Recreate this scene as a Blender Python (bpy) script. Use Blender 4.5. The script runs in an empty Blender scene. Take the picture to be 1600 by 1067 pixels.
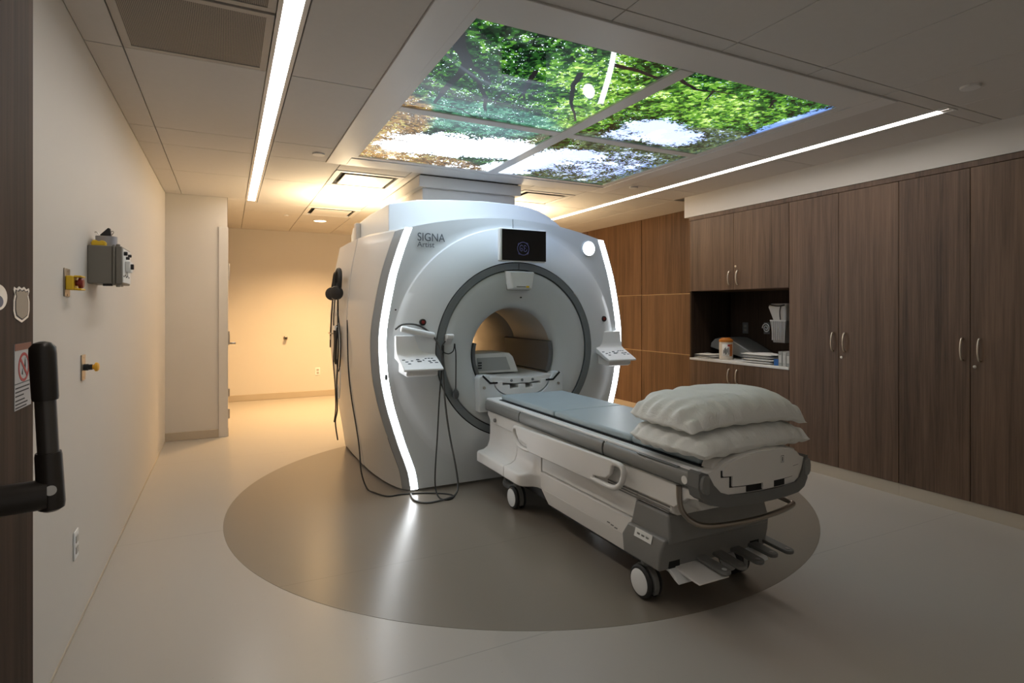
import bpy, bmesh, math, random
from mathutils import Vector, Matrix
random.seed(7)
PI = math.pi
S = bpy.context.scene
C = S.collection

# ------------------------------------------------------------------ camera
cam = bpy.data.cameras.new('camera'); co = bpy.data.objects.new('camera', cam); C.objects.link(co)
co.location = (0, 0, 1.302); co.rotation_euler = (PI / 2, 0, math.radians(-26.51))
cam.sensor_width = 36; cam.lens = 890.6 / 1600 * 36; cam.shift_y = -49.7 / 1600
cam.clip_start = 0.02
S.camera = co
# ------------------------------------------------------------------ world, exposure
W = bpy.data.worlds.new('world'); S.world = W; W.use_nodes = True
W.node_tree.nodes['Background'].inputs[0].default_value = (.9, .85, .8, 1)
W.node_tree.nodes['Background'].inputs[1].default_value = .25
S.view_settings.view_transform = 'Standard'; S.view_settings.look = 'None'
S.view_settings.gamma = 1; S.view_settings.use_curve_mapping = False
S.view_settings.exposure = 0.12
# strengths of the room's own lamps
STRIP_E = 17.0; PRINT_E = 1.25; LED_E = 11.0; DOWN_W = 430; UP_W = 36
WARM = (1.0, .62, .27)
STRIPC = (1.0, .94, .87)

# ------------------------------------------------------------------ node helper
class NT:
    def __init__(s, name):
        s.m = bpy.data.materials.new(name); s.m.use_nodes = True
        s.t = s.m.node_tree; s.n = s.t.nodes; s.l = s.t.links
        s.b = s.n['Principled BSDF']
        s._pos = None
    def new(s, k, **kw):
        o = s.n.new(k)
        for a, v in kw.items(): setattr(o, a, v)
        return o
    def put(s, inp, v):
        if isinstance(v, bpy.types.NodeSocket): s.l.new(v, inp)
        else:
            if isinstance(v, tuple) and len(v) == 3 and inp.type == 'RGBA': v = (*v, 1)
            inp.default_value = v
    def math(s, op, a, b=None, c=None, clamp=False):
        o = s.new('ShaderNodeMath', operation=op, use_clamp=clamp)
        s.put(o.inputs[0], a)
        if b is not None: s.put(o.inputs[1], b)
        if c is not None: s.put(o.inputs[2], c)
        return o.outputs[0]
    def mix(s, f, a, b, blend='MIX'):
        o = s.new('ShaderNodeMix', data_type='RGBA', blend_type=blend)
        s.put(o.inputs[0], f); s.put(o.inputs[6], a); s.put(o.inputs[7], b)
        return o.outputs[2]
    @property
    def pos(s):
        if s._pos is None: s._pos = s.new('ShaderNodeTexCoord').outputs['Object']
        return s._pos
    def map(s, scale, loc=(0, 0, 0), vec=None):
        o = s.new('ShaderNodeMapping'); s.l.new(vec or s.pos, o.inputs[0])
        o.inputs['Scale'].default_value = scale; o.inputs['Location'].default_value = loc
        return o.outputs[0]
    def noise(s, vec, scale, detail=3, rough=.55, dist=0, col=False):
        o = s.new('ShaderNodeTexNoise'); s.l.new(vec, o.inputs['Vector'])
        o.inputs['Scale'].default_value = scale; o.inputs['Detail'].default_value = detail
        o.inputs['Roughness'].default_value = rough; o.inputs['Distortion'].default_value = dist
        return o.outputs['Color' if col else 'Fac']
    def ramp(s, f, stops):
        o = s.new('ShaderNodeValToRGB'); s.put(o.inputs[0], f)
        e = o.color_ramp.elements
        while len(e) < len(stops): e.new(.5)
        for k, (p, c) in zip(e, stops): k.position = p; k.color = (*c, 1) if len(c) == 3 else c
        return o.outputs[0]
    def smooth(s, x, a, b):
        o = s.new('ShaderNodeMapRange', interpolation_type='SMOOTHSTEP')
        s.put(o.inputs[0], x); o.inputs[1].default_value = a; o.inputs[2].default_value = b
        return o.outputs[0]
    def bump(s, h, strength, dist=.01):
        o = s.new('ShaderNodeBump'); s.put(o.inputs['Height'], h)
        o.inputs['Strength'].default_value = strength; o.inputs['Distance'].default_value = dist
        s.l.new(o.outputs[0], s.b.inputs['Normal'])
    def sep(s, vec=None):
        o = s.new('ShaderNodeSeparateXYZ'); s.l.new(vec or s.pos, o.inputs[0]); return o.outputs

def mat(name, col, rough=.5, metal=0.0, var=.04, scale=6, spec=.5, bump=0, bscale=60, coat=0, trans=0):
    k = NT(name); b = k.b
    n = k.noise(k.pos, scale, 4)
    d = tuple(max(0, c * (1 - var)) for c in col); u = tuple(min(1, c * (1 + var)) for c in col)
    k.put(b.inputs['Base Color'], k.mix(n, d, u))
    b.inputs['Roughness'].default_value = rough; b.inputs['Metallic'].default_value = metal
    b.inputs['Specular IOR Level'].default_value = spec
    if coat: b.inputs['Coat Weight'].default_value = coat
    if trans: b.inputs['Transmission Weight'].default_value = trans
    if bump: k.bump(k.noise(k.pos, bscale, 5), bump, .004)
    return k.m
def emat(name, col, strength, base=(.8, .8, .8)):
    k = NT(name); b = k.b
    k.put(b.inputs['Base Color'], base)
    n = k.noise(k.pos, 3, 1)
    k.put(b.inputs['Emission Color'], k.mix(n, tuple(c * .98 for c in col), col))
    b.inputs['Emission Strength'].default_value = strength; b.inputs['Roughness'].default_value = .4
    return k.m
def wood(name, dark, light, rough=.45, spec=.35):
    k = NT(name); b = k.b
    oi = k.new('ShaderNodeObjectInfo').outputs['Random']
    off = k.new('ShaderNodeCombineXYZ'); k.put(off.inputs[1], k.math('MULTIPLY', oi, 13.0)); k.put(off.inputs[2], k.math('MULTIPLY', oi, 7.0))
    va = k.new('ShaderNodeVectorMath', operation='ADD'); k.l.new(k.pos, va.inputs[0]); k.l.new(off.outputs[0], va.inputs[1])
    v = va.outputs[0]
    a = k.noise(k.map((22, 22, .9), vec=v), 1.0, 5, .6, .5)
    c = k.noise(k.map((95, 95, 2.2), vec=v), 1.0, 4, .7, .2)
    e = k.noise(k.map((5, 5, .25), vec=v), 1.0, 2, .5, 0)
    f = k.math('ADD', k.math('MULTIPLY', a, .5), k.math('ADD', k.math('MULTIPLY', c, .38), k.math('MULTIPLY', e, .3)))
    f = k.math('ADD', f, k.math('MULTIPLY', oi, .06))
    k.put(b.inputs['Base Color'], k.ramp(f, [(.42, dark), (.60, tuple((x + y) / 2 for x, y in zip(dark, light))), (.80, light)]))
    b.inputs['Roughness'].default_value = rough; b.inputs['Specular IOR Level'].default_value = spec
    k.bump(c, .12, .002)
    return k.m

# ------------------------------------------------------------------ mesh helper
class MB:
    def __init__(s): s.v = []; s.f = []
    def quad(s, a, b, c, d): i = len(s.v); s.v += [a, b, c, d]; s.f.append((i, i + 1, i + 2, i + 3)); return s
    def box(s, x0, x1, y0, y1, z0, z1):
        i = len(s.v)
        s.v += [(x0, y0, z0), (x1, y0, z0), (x1, y1, z0), (x0, y1, z0), (x0, y0, z1), (x1, y0, z1), (x1, y1, z1), (x0, y1, z1)]
        s.f += [tuple(i + k for k in q) for q in ((0, 3, 2, 1), (4, 5, 6, 7), (0, 1, 5, 4), (1, 2, 6, 5), (2, 3, 7, 6), (3, 0, 4, 7))]
        return s
    def prism(s, poly, axis, a0, a1):
        """poly: 2D points; axis 'X': (y,z), 'Y': (x,z), 'Z': (x,y)"""
        def P(p, a): return (a, p[0], p[1]) if axis == 'X' else (p[0], a, p[1]) if axis == 'Y' else (p[0], p[1], a)
        n = len(poly); i = len(s.v)
        s.v += [P(p, a0) for p in poly] + [P(p, a1) for p in poly]
        s.f.append(tuple(i + k for k in range(n))); s.f.append(tuple(i + n + k for k in reversed(range(n))))
        for k in range(n): s.f.append((i + k, i + n + k, i + n + (k + 1) % n, i + (k + 1) % n))
        return s
    def loft(s, rings, closed=True, cap0=False, cap1=False):
        i = len(s.v); n = len(rings[0])
        for r in rings: s.v += [tuple(p) for p in r]
        for j in range(len(rings) - 1):
            for k in range(n if closed else n - 1):
                a = i + j * n + k; b = i + j * n + (k + 1) % n
                s.f.append((a, b, b + n, a + n))
        if cap0: s.f.append(tuple(i + k for k in reversed(range(n))))
        if cap1: s.f.append(tuple(i + (len(rings) - 1) * n + k for k in range(n)))
        return s
    def cyl(s, p0, p1, r0, r1=None, n=20, cap=True):
        r1 = r0 if r1 is None else r1
        p0 = Vector(p0); p1 = Vector(p1); d = (p1 - p0).normalized()
        u = d.orthogonal().normalized(); w = d.cross(u)
        rr = [[p + r * (math.cos(2 * PI * k / n) * u + math.sin(2 * PI * k / n) * w) for k in range(n)] for p, r in ((p0, r0), (p1, r1))]
        return s.loft(rr, True, cap, cap)
    def lathe(s, p, d, prof, n=24, cap=True):
        """prof: list of (dist along d, radius)"""
        p = Vector(p); d = Vector(d).normalized(); u = d.orthogonal().normalized(); w = d.cross(u)
        rr = [[p + d * h + r * (math.cos(2 * PI * k / n) * u + math.sin(2 * PI * k / n) * w) for k in range(n)] for h, r in prof]
        return s.loft(rr, True, cap, cap)
    def tube(s, pts, r, n=8, sub=4, closed=False):
        P = [Vector(p) for p in pts]; Q = []
        m = len(P)
        for i in range(m if closed else m - 1):
            if closed: a, b, c, d = P[i - 1], P[i], P[(i + 1) % m], P[(i + 2) % m]
            else: a = P[max(i - 1, 0)]; b = P[i]; c = P[i + 1]; d = P[min(i + 2, m - 1)]
            for k in range(sub):
                t = k / sub
                Q.append(.5 * ((2 * b) + (c - a) * t + (2 * a - 5 * b + 4 * c - d) * t * t + (3 * b - a - 3 * c + d) * t ** 3))
        if not closed: Q.append(P[-1])
        rings = []; u = None
        for i, q in enumerate(Q):
            t = (Q[(i + 1) % len(Q)] - Q[i - 1]) if closed else (Q[min(i + 1, len(Q) - 1)] - Q[max(i - 1, 0)])
            if t.length < 1e-9: t = Vector((0, 0, 1))
            t.normalize()
            if u is None: u = t.orthogonal().normalized()
            else:
                u = u - t * u.dot(t)
                u = u.normalized() if u.length > 1e-6 else t.orthogonal().normalized()
            w = t.cross(u)
            rings.append([q + r * (math.cos(2 * PI * k / n) * u + math.sin(2 * PI * k / n) * w) for k in range(n)])
        if closed: rings.append(rings[0])
        return s.loft(rings, True, not closed, not closed)
    def sphere(s, c, rx, ry=None, rz=None, n=16, m=10):
        ry = ry or rx; rz = rz or rx
        rr = []
        for j in range(m + 1):
            a = -PI / 2 + PI * j / m; q = max(math.cos(a), .001)
            rr.append([(c[0] + rx * q * math.cos(2 * PI * k / n), c[1] + ry * q * math.sin(2 * PI * k / n), c[2] + rz * math.sin(a)) for k in range(n)])
        return s.loft(rr, True, True, True)
    def build(s, name, m, parent=None, bevel=0, seg=2, smooth=False, ang=35, solid=0):
        me = bpy.data.meshes.new(name)
        me.from_pydata([tuple(v) for v in s.v], [], s.f); me.update()
        bm = bmesh.new(); bm.from_mesh(me); bmesh.ops.remove_doubles(bm, verts=bm.verts, dist=1e-5)
        bmesh.ops.recalc_face_normals(bm, faces=bm.faces)
        bm.to_mesh(me); bm.free()
        me.materials.append(m)
        o = bpy.data.objects.new(name, me); C.objects.link(o)
        if parent: link_parent(o, parent)
        if solid:
            q = o.modifiers.new('thickness', 'SOLIDIFY'); q.thickness = solid; q.offset = 0
        if bevel:
            q = o.modifiers.new('bevel', 'BEVEL'); q.width = bevel; q.segments = seg; q.limit_method = 'ANGLE'; q.angle_limit = math.radians(40)
        if smooth or bevel:
            for p in me.polygons: p.use_smooth = True
            me.set_sharp_from_angle(angle=math.radians(ang if not bevel else 60))
        return o
def world_loc(o):
    v = Vector(o.location)
    if o.parent: v = v + Vector(o.matrix_parent_inverse.translation) + world_loc(o.parent)
    return v
def link_parent(o, p):
    o.parent = p; o.matrix_parent_inverse = Matrix.Translation(-world_loc(p))
def tag(o, label=None, cat=None, group=None, kind=None):
    if label: o['label'] = label
    if cat: o['category'] = cat
    if group: o['group'] = group
    if kind: o['kind'] = kind
    return o
def thing(name, loc, label, cat, group=None):
    o = bpy.data.objects.new(name, None); o.empty_display_size = .05; C.objects.link(o); o.location = loc
    return tag(o, label, cat, group)
def struct(o): o['kind'] = 'structure'; return o
def copy_tree(o, parent=None):
    c = o.copy(); C.objects.link(c)
    if parent: c.parent = parent
    for ch in [x for x in bpy.data.objects if x.parent == o and x != c]: copy_tree(ch, c)
    return c
def text_mesh(name, body, size, m, mat4, parent=None, extrude=.0006):
    cu = bpy.data.curves.new(name, 'FONT'); cu.body = body; cu.size = size; cu.extrude = extrude
    t = bpy.data.objects.new(name, cu); C.objects.link(t)
    dg = bpy.context.evaluated_depsgraph_get(); dg.update()
    me = bpy.data.meshes.new_from_object(t.evaluated_get(dg))
    bpy.data.objects.remove(t); bpy.data.curves.remove(cu)
    me.transform(mat4); me.materials.clear(); me.materials.append(m)
    o = bpy.data.objects.new(name, me); C.objects.link(o)
    if parent: link_parent(o, parent)
    return o
def lerp(a, b, t): return a + (b - a) * t
def interp(tab, x):
    if x <= tab[0][0]: return tab[0][1]
    for (a, p), (b, q) in zip(tab, tab[1:]):
        if x <= b: return lerp(p, q, (x - a) / (b - a))
    return tab[-1][1]

# ------------------------------------------------------------------ materials
M = {}
M['wall'] = mat('painted wall', (.62, .58, .53), .6, var=.025, scale=2.0, bump=.03, bscale=220)
M['soffit'] = mat('painted soffit', (.62, .59, .55), .6, var=.02)
M['tile'] = mat('ceiling tile', (.56, .53, .50), .8, var=.03, scale=30, bump=.05, bscale=350)
M['ceil_gap'] = mat('ceiling grid', (.26, .24, .22), .7)
M['frame'] = mat('skylight frame white', (.66, .64, .62), .45, var=.02)
M['cove'] = mat('cove base vinyl', (.47, .40, .31), .5)
M['walnut'] = wood('walnut laminate', (.042, .025, .016), (.195, .118, .075))
M['panelwood'] = wood('warm walnut panel', (.052, .026, .012), (.200, .108, .056))
M['doorwood'] = wood('dark door laminate', (.006, .004, .003), (.085, .054, .038), .6, .06)
M['alcove'] = wood('alcove laminate with painted shade', (.008, .005, .004), (.055, .034, .022), .5, .15)  # walnut darkened: the shade inside the alcove is put into the colour
M['reveal'] = mat('aluminium reveal', (.55, .42, .28), .4, metal=.4)
M['dark'] = mat('black plastic', (.012, .012, .013), .45)
M['rubber'] = mat('black rubber', (.014, .014, .014), .6)
M['void'] = mat('dark void', (.01, .01, .01), .9)
M['mriwhite'] = mat('scanner shell white', (.69, .73, .76), .36, var=.015, scale=3)
M['mriside'] = mat('scanner side shell', (.63, .61, .58), .34, var=.015, scale=3)
M['mriinner'] = mat('scanner inner disc', (.58, .61, .62), .4, var=.015)
M['mrigrey'] = mat('scanner grey ring', (.165, .185, .195), .36, var=.03)
M['band'] = mat('scanner edge band', (.34, .355, .365), .33)
M['bore'] = mat('bore liner', (.50, .47, .43), .4)
M['white'] = mat('white plastic', (.76, .77, .77), .38, var=.02)
M['tablewhite'] = mat('table cover white', (.72, .70, .67), .36, var=.02)
M['tablegrey'] = mat('table rail grey', (.20, .20, .19), .33, var=.03)
M['darkgrey'] = mat('dark grey housing', (.20, .195, .185), .45, var=.03)
M['bumper'] = mat('grey bumper', (.135, .135, .13), .5)
M['pad'] = mat('blue grey vinyl pad', (.34, .415, .45), .38, var=.05, scale=9)
M['padgrey'] = mat('grey foam pad', (.12, .125, .13), .6)
M['steel'] = mat('brushed steel', (.45, .42, .38), .28, metal=1)
M['bronze'] = mat('dark steel bar', (.30, .26, .22), .3, metal=1)
M['nickel'] = mat('satin nickel', (.62, .56, .48), .32, metal=1)
M['linen'] = None
M['yellow'] = mat('yellow plastic', (.78, .50, .02), .4)
M['amber'] = mat('amber plastic', (.85, .42, .02), .4)
M['red'] = mat('red button', (.22, .02, .015), .35)
M['boxgrey'] = mat('enclosure grey', (.19, .175, .15), .5)
M['paper'] = mat('white paper', (.72, .71, .68), .8)
M['ink'] = mat('print ink', (.03, .03, .035), .7)
M['inkgrey'] = mat('grey lettering', (.11, .13, .15), .5)
M['signred'] = mat('sign red', (.45, .03, .03), .6)
M['signbrown'] = mat('sign header', (.23, .06, .02), .6)
M['gold'] = mat('badge tan', (.33, .26, .18), .5)
M['silver'] = mat('badge silver edge', (.7, .68, .64), .35, metal=.6)
M['blue'] = mat('blue carton', (.01, .10, .33), .5)
M['orange'] = mat('orange cap', (.50, .17, .02), .45)
M['led'] = emat('scanner light strip', (.93, .97, 1.0), LED_E)
M['strip'] = emat('ceiling strip diffuser', STRIPC, STRIP_E)
M['lamp'] = emat('downlight lens', (1, .85, .6), 6.0)
M['logo'] = emat('screen logo glow', (.16, .18, .45), .2, (.02, .02, .05))
M['screen'] = mat('black glass screen', (.006, .006, .007), .12, spec=.6)
M['clear'] = mat('clear plastic', (.55, .55, .55), .25, trans=.35)
M['plate'] = mat('steel wall plate', (.36, .31, .25), .35, metal=.7)
M['handle'] = mat('door lever bronze', (.045, .038, .032), .35, metal=.3)
def linen():
    k = NT('pillow linen'); b = k.b
    n = k.noise(k.map((1, 1, 1)), 9, 4, .6, .4)
    k.put(b.inputs['Base Color'], k.mix(n, (.72, .73, .70), (.82, .82, .79)))
    b.inputs['Roughness'].default_value = .8
    w = k.noise(k.map((30, 9, 14)), 1.0, 4, .6, 1.2)
    k.bump(k.math('ADD', w, k.math('MULTIPLY', k.noise(k.pos, 420, 2), .05)), .5, .015)
    return k.m
M['linen'] = linen()
def floor_mat(name, base, spk, seams):
    k = NT(name); b = k.b
    n = k.noise(k.pos, 1.3, 4, .6)
    col = k.mix(n, tuple(c * .975 for c in base), tuple(c * 1.025 for c in base))
    v = k.new('ShaderNodeTexVoronoi'); v.inputs['Scale'].default_value = 26; k.l.new(k.pos, v.inputs['Vector'])
    sp = k.math('LESS_THAN', v.outputs['Distance'], .085)
    cell = k.sep(v.outputs['Color'])
    sp = k.math('MULTIPLY', sp, k.math('GREATER_THAN', cell[0], .72))
    col = k.mix(k.math('MULTIPLY', sp, .22), col, k.mix(cell[1], spk, tuple(min(1, c * 1.45) for c in base)))
    y = k.sep()[1]; x = k.sep()[0]
    ln = None
    for c in seams:
        d = k.math('LESS_THAN', k.math('ABSOLUTE', k.math('SUBTRACT', y, c)), .0022)
        ln = d if ln is None else k.math('MAXIMUM', ln, d)
    if ln is not None: col = k.mix(k.math('MULTIPLY', ln, .38), col, tuple(c * .35 for c in base))
    k.put(b.inputs['Base Color'], col)
    b.inputs['Roughness'].default_value = .28
    b.inputs['Specular IOR Level'].default_value = .5
    k.bump(k.noise(k.pos, 90, 3), .015, .003)
    return k.m
M['floor'] = floor_mat('vinyl floor beige', (.425, .395, .355), (.16, .13, .10), (1.995, 3.775, 5.6, 7.4))
M['circle'] = floor_mat('vinyl floor taupe circle', (.215, .185, .15), (.08, .065, .05), (2.88,))
# ================================================================== ROOM
XL, XC, XP, YB, YW, H = -.552, 4.20, 4.75, 8.97, 6.55, 2.453
Y0 = .10
struct(MB().box(XL - .2, XP + .2, -1.6, YB + .2, -.15, 0).build('floor', M['floor']))
cir = MB(); n = 160
cir.prism([(1.975 + 2.0 * math.cos(2 * PI * k / n), 3.83 + 2.0 * math.sin(2 * PI * k / n)) for k in range(n)], 'Z', -.01, .0012)
struct(cir.build('floor_circle', M['circle']))
struct(MB().box(XL - .2, XL, Y0 - .2, YB + .2, 0, 2.75).build('wall_left', M['wall']))
struct(MB().box(XL, XP + .2, YB, YB + .2, 0, 2.75).build('wall_back', M['wall']))
struct(MB().box(XL, -.003, YW, YB, 0, 2.75).build('wall_left_return', M['wall']))
wf = MB(); wf.box(XL, -.44, Y0 - .2, Y0, 0, 2.75); wf.box(.86, XP + .2, Y0 - .2, Y0, 0, 2.75); wf.box(-.44, .86, Y0 - .2, Y0, 2.14, 2.75)
struct(wf.build('wall_front', M['wall']))
# right wall: drywall behind, walnut panels with light reveals
wr = struct(MB().box(XP + .02, XP + .2, Y0, YB, 0, 2.75).build('wall_right', M['wall']))
rows = [(.087, .775), (.785, 1.483), (1.493, H)]
cols = [(4.38, 4.575), (4.585, 5.795), (5.805, 7.015), (7.025, 8.235), (8.245, YB - .01)]
for y0, y1 in cols:
    for z0, z1 in rows:
        MB().box(XP, XP + .021, y0, y1, z0, z1).build('wood_panel', M['panelwood'], wr, bevel=.001, seg=1)
for z in (.78, 1.488):
    MB().box(XP + .010, XP + .021, 4.38, YB, z - .005, z + .005).build('reveal_strip', M['reveal'], wr)
for (a, b) in zip(cols, cols[1:]):
    MB().box(XP + .010, XP + .021, a[1], b[0], .087, H).build('reveal_strip', M['reveal'], wr)
struct(MB().box(XC + .005, XP + .02, Y0, 1.485, 0, 2.75).build('wall_right_front', M['wall']))
# baseboards
def cove(name, pts, h=.09, t=.012):
    return struct(MB().box(*pts).build(name, M['cove'], bevel=.004))
cove('baseboard_back', (-.003, XP, YB - .012, YB, 0, .09))
cove('baseboard_return', (XL, -.003, YW - .012, YW, 0, .085))
cove('baseboard_right', (XP - .012, XP + .02, 4.44, YB - .012, 0, .087))
cove('baseboard_return_side', (-.003, .009, YW, YB - .012, 0, .085))
struct(MB().box(XL, XL + .004, Y0, YW - .012, 0, .012).build('trim_1', M['cove']))
# door frame at the end of the return wall + hinges and latch (casing of a closed side door)
df = struct(MB().box(-.083, .004, YW - .014, YW + .06, 0, 2.149).build('door_1', M['soffit'], bevel=.003))
for z0, z1 in ((1.605, 1.78), (.405, .49), (.18, .28)):
    MB().box(.004, .02, YW + .012, YW + .045, z0, z1).build('hinge', M['nickel'], df, bevel=.003)
MB().box(.004, .02, YW + .012, YW + .045, .94, 1.08).box(.02, .075, YW + .02, YW + .035, .945, .965).build('latch', M['nickel'], df, bevel=.003)

# ---- ceiling with tiles
# openings for the strip lights: slab sits above the tiles
ce = struct(MB().box(XL, XP + .02, Y0 - .2, YB, H + .016, H + .30).build('ceiling', M['ceil_gap']))
def tile(x0, x1, y0, y1):
    if x1 - x0 < .03 or y1 - y0 < .03: return
    g = .0024
    MB().box(x0 + g, x1 - g, y0 + g * 1.2, y1 - g * 1.2, H, H + .016).build('ceiling_tile', M['tile'], ce, bevel=.0015, seg=1)
SKX0, SKX1, SKY0, SKY1 = .685, 3.30, 1.86, 4.62
rowY = [Y0, .545, 1.765, 1.86, 2.995, 4.215, 4.62, 5.45, 6.70, 7.28, 7.90, 8.50, YB]
DIFF = [(.80, 1.38, 4.84, 5.42), (.80, 1.38, 6.70, 7.28), (2.55, 3.13, 4.84, 5.42)]
for y0, y1 in zip(rowY, rowY[1:]):
    if y1 <= 1.87: xs = [XL, -.41, .17, None, .28, .78, 1.37, 1.97, 2.545, 3.155, 3.70, XC + .01]
    elif y1 <= 4.63: xs = [XL, -.41, .17, None, .28, SKX0, None, SKX1, 3.655, None, 3.745, XC + .01]
    elif y1 <= 6.71: xs = [XL, -.41, .17, None, .28, .80, 1.38, 1.97, 2.55, 3.13, 3.655, None, 3.745, XC + .01, XP]
    else: xs = [-.003, .17, .80, 1.38, 1.97, 2.55, 3.13, 3.70, XC + .01, XP]
    if abs(y0 - 1.86) < .01: y0 = 1.86
    for a, b in zip(xs, xs[1:]):
        if a is None or b is None: continue
        if y1 <= YW + .2 or a >= -.01:
            # leave out the air outlets
            cut = [d for d in DIFF if d[0] < (a + b) / 2 < d[1] and d[2] < (y1) and d[3] > y0]
            vent = a < 0 and b < .2 and a > -.45 and y0 < 2.99 and y1 > 1.20
            if vent: continue
            if a < -.1 and y1 > YW: tile(a, min(b, 9), y0, YW); tile(-.003, b, YW, y1); continue
            if cut:
                d = cut[0]
                if d[2] - y0 > .05: tile(a, b, y0, d[2])
                if y1 - d[3] > .05: tile(a, b, d[3], y1)
            else: tile(a, b, y0, y1)
        elif b > -.003: tile(max(a, -.003), b, y0, y1)
tile(-.41, .17, .545, 1.17)
# left strip light housing gap between Y .3 and 6.62, tiles behind its end
tile(.17, .28, 6.62, 6.70)
tile(.17, .28, Y0, .40)
tile(3.655, 3.745, 6.33, 6.70)
tile(3.655, 3.745, 1.862, 1.875) if False else None
# soffit over the cabinets with wood cornice
struct(MB().box(XC + .004, XP + .02, Y0, 4.455, 2.243, H + .015).build('wall_soffit', M['soffit']))
struct(MB().box(XC + .012, XP, 1.485, 4.40, 2.203, 2.243).build('trim_2', M['walnut'], bevel=.003))

# ---- strip lights
def strip(x0, x1, y0, y1, label):
    t = thing('strip_light', ((x0 + x1) / 2, (y0 + y1) / 2, H), label, 'light', 'linear ceiling lights')
    hb = MB(); hb.box(x0 - .018, x0, y0 - .012, y1 + .012, H - .004, H + .0155); hb.box(x1, x1 + .018, y0 - .012, y1 + .012, H - .004, H + .0155)
    hb.box(x0, x1, y0 - .012, y0, H - .004, H + .0155); hb.box(x0, x1, y1, y1 + .012, H - .004, H + .0155)
    hb.build('housing', M['frame'], t)
    MB().box(x0, x1, y0, y1, H + .002, H + .010).build('diffuser', M['strip'], t)
strip(.188, .258, .42, 6.60, 'long white linear ceiling light along the pale left wall')
strip(3.668, 3.738, 1.80, 6.30, 'long white linear ceiling light above the walnut cabinets')

# ---- perforated return grille(s)
def perf():
    k = NT('perforated grille'); b = k.b
    m = k.map((1, 1, 1)); sp = k.sep()
    s = 2 * PI / .0125
    a = k.math('SINE', k.math('MULTIPLY', k.math('ADD', sp[0], sp[1]), s)); c = k.math('SINE', k.math('MULTIPLY', k.math('SUBTRACT', sp[0], sp[1]), s))
    h = k.math('GREATER_THAN', k.math('MULTIPLY', a, c), .05)
    k.put(b.inputs['Base Color'], k.mix(h, (.33, .29, .25), (.035, .03, .027)))
    b.inputs['Roughness'].default_value = .6
    return k.m
M['perf'] = perf()
M['grille'] = mat('grille frame', (.42, .38, .34), .55)
def grille(x0, x1, y0, y1, label):
    t = thing('air_grille', ((x0 + x1) / 2, (y0 + y1) / 2, H), label, 'vent', 'perforated ceiling grilles')
    fr = MB(); w = .030
    for q in ((x0, x1, y0, y0 + w), (x0, x1, y1 - w, y1), (x0, x0 + w, y0 + w, y1 - w), (x1 - w, x1, y0 + w, y1 - w)): fr.box(*q, H - .004, H + .012)
    fr.build('frame', M['grille'], t, bevel=.001, seg=1)
    MB().box(x0 + w, x1 - w, y0 + w, y1 - w, H - .001, H + .010).build('perforated_face', M['perf'], t)
grille(-.405, .165, 2.405, 2.985, 'square perforated grey return grille beside the left strip light')
grille(-.405, .165, 1.785, 2.385, 'perforated return grille cut by the top edge of the picture')
tile(-.41, .17, 1.17, 1.765)
# ---- supply diffusers (flat plaque in a square frame)
def diffuser(x0, x1, y0, y1, label):
    t = thing('air_diffuser', ((x0 + x1) / 2, (y0 + y1) / 2, H), label, 'vent', 'square plaque ceiling diffusers')
    fr = MB(); w = .045
    for q in ((x0, x1, y0, y0 + w), (x0, x1, y1 - w, y1), (x0, x0 + w, y0 + w, y1 - w), (x1 - w, x1, y0 + w, y1 - w)): fr.box(*q, H - .006, H + .012)
    fr.build('frame', M['frame'], t, bevel=.003)
    MB().box(x0 + w, x1 - w, y0 + w, y1 - w, H + .012, H + .0155).build('throat', M['void'], t)
    MB().box(x0 + .085, x1 - .085, y0 + .085, y1 - .085, H - .010, H - .004).build('plaque', M['frame'], t, bevel=.003)
    for a in (x0 + .16, x1 - .16): MB().box(a - .006, a + .006, y0 + .2, y0 + .21, H - .004, H + .013).build('hanger', M['frame'], t)
diffuser(*DIFF[0], 'square white air diffuser nearest the tree picture, left of the scanner')
diffuser(*DIFF[1], 'square air diffuser next to the round downlight')
diffuser(*DIFF[2], 'square air diffuser right of the boxed column over the scanner')
# ---- downlights (the lamp and its light)
def downlight(x, y, w, label, size=.075):
    t = thing('downlight', (x, y, H), label, 'light', 'warm recessed downlights')
    MB().lathe((x, y, H + .002), (0, 0, -1), [(0, size + .018), (.006, size + .016), (.007, size), (.0, size)], 28, False).build('trim_ring', M['frame'], t, smooth=True)
    MB().lathe((x, y, H - .0005), (0, 0, 1), [(-.003, size), (.0, size)], 28).build('lens', M['lamp'], t)
    l = bpy.data.lights.new('downlight_lamp', 'SPOT'); l.energy = w; l.color = WARM; l.spot_size = math.radians(140); l.spot_blend = 1.0; l.shadow_soft_size = .07
    lo = bpy.data.objects.new('downlight_lamp', l); C.objects.link(lo); lo.location = (x, y, H - .02); link_parent(lo, t)
downlight(1.07, 7.72, DOWN_W, 'round warm recessed downlight near the back wall')
downlight(3.00, 7.72, DOWN_W, 'warm recessed downlight behind the scanner, hidden by its top')
# ---- flush round covers on the ceiling
for x, y, r, lab in ((3.426, 1.575, .045, 'round white flush cover on the ceiling right of the tree picture'),
                     (.60, 4.40, .045, 'round flush ceiling cover beside the left edge of the tree picture frame'),
                     (3.41, 4.28, .04, 'small round ceiling cover between tree picture and right strip light'),
                     (.636, 7.43, .03, 'tiny round ceiling cover near the back wall')):
    tag(MB().lathe((x, y, H + .001), (0, 0, -1), [(0, r), (.006, r), (.012, r * .94), (.013, r * .6), (.014, .002)], 28).build('ceiling_cover', M['frame'], smooth=True), lab, 'cover', 'round ceiling covers')

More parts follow.
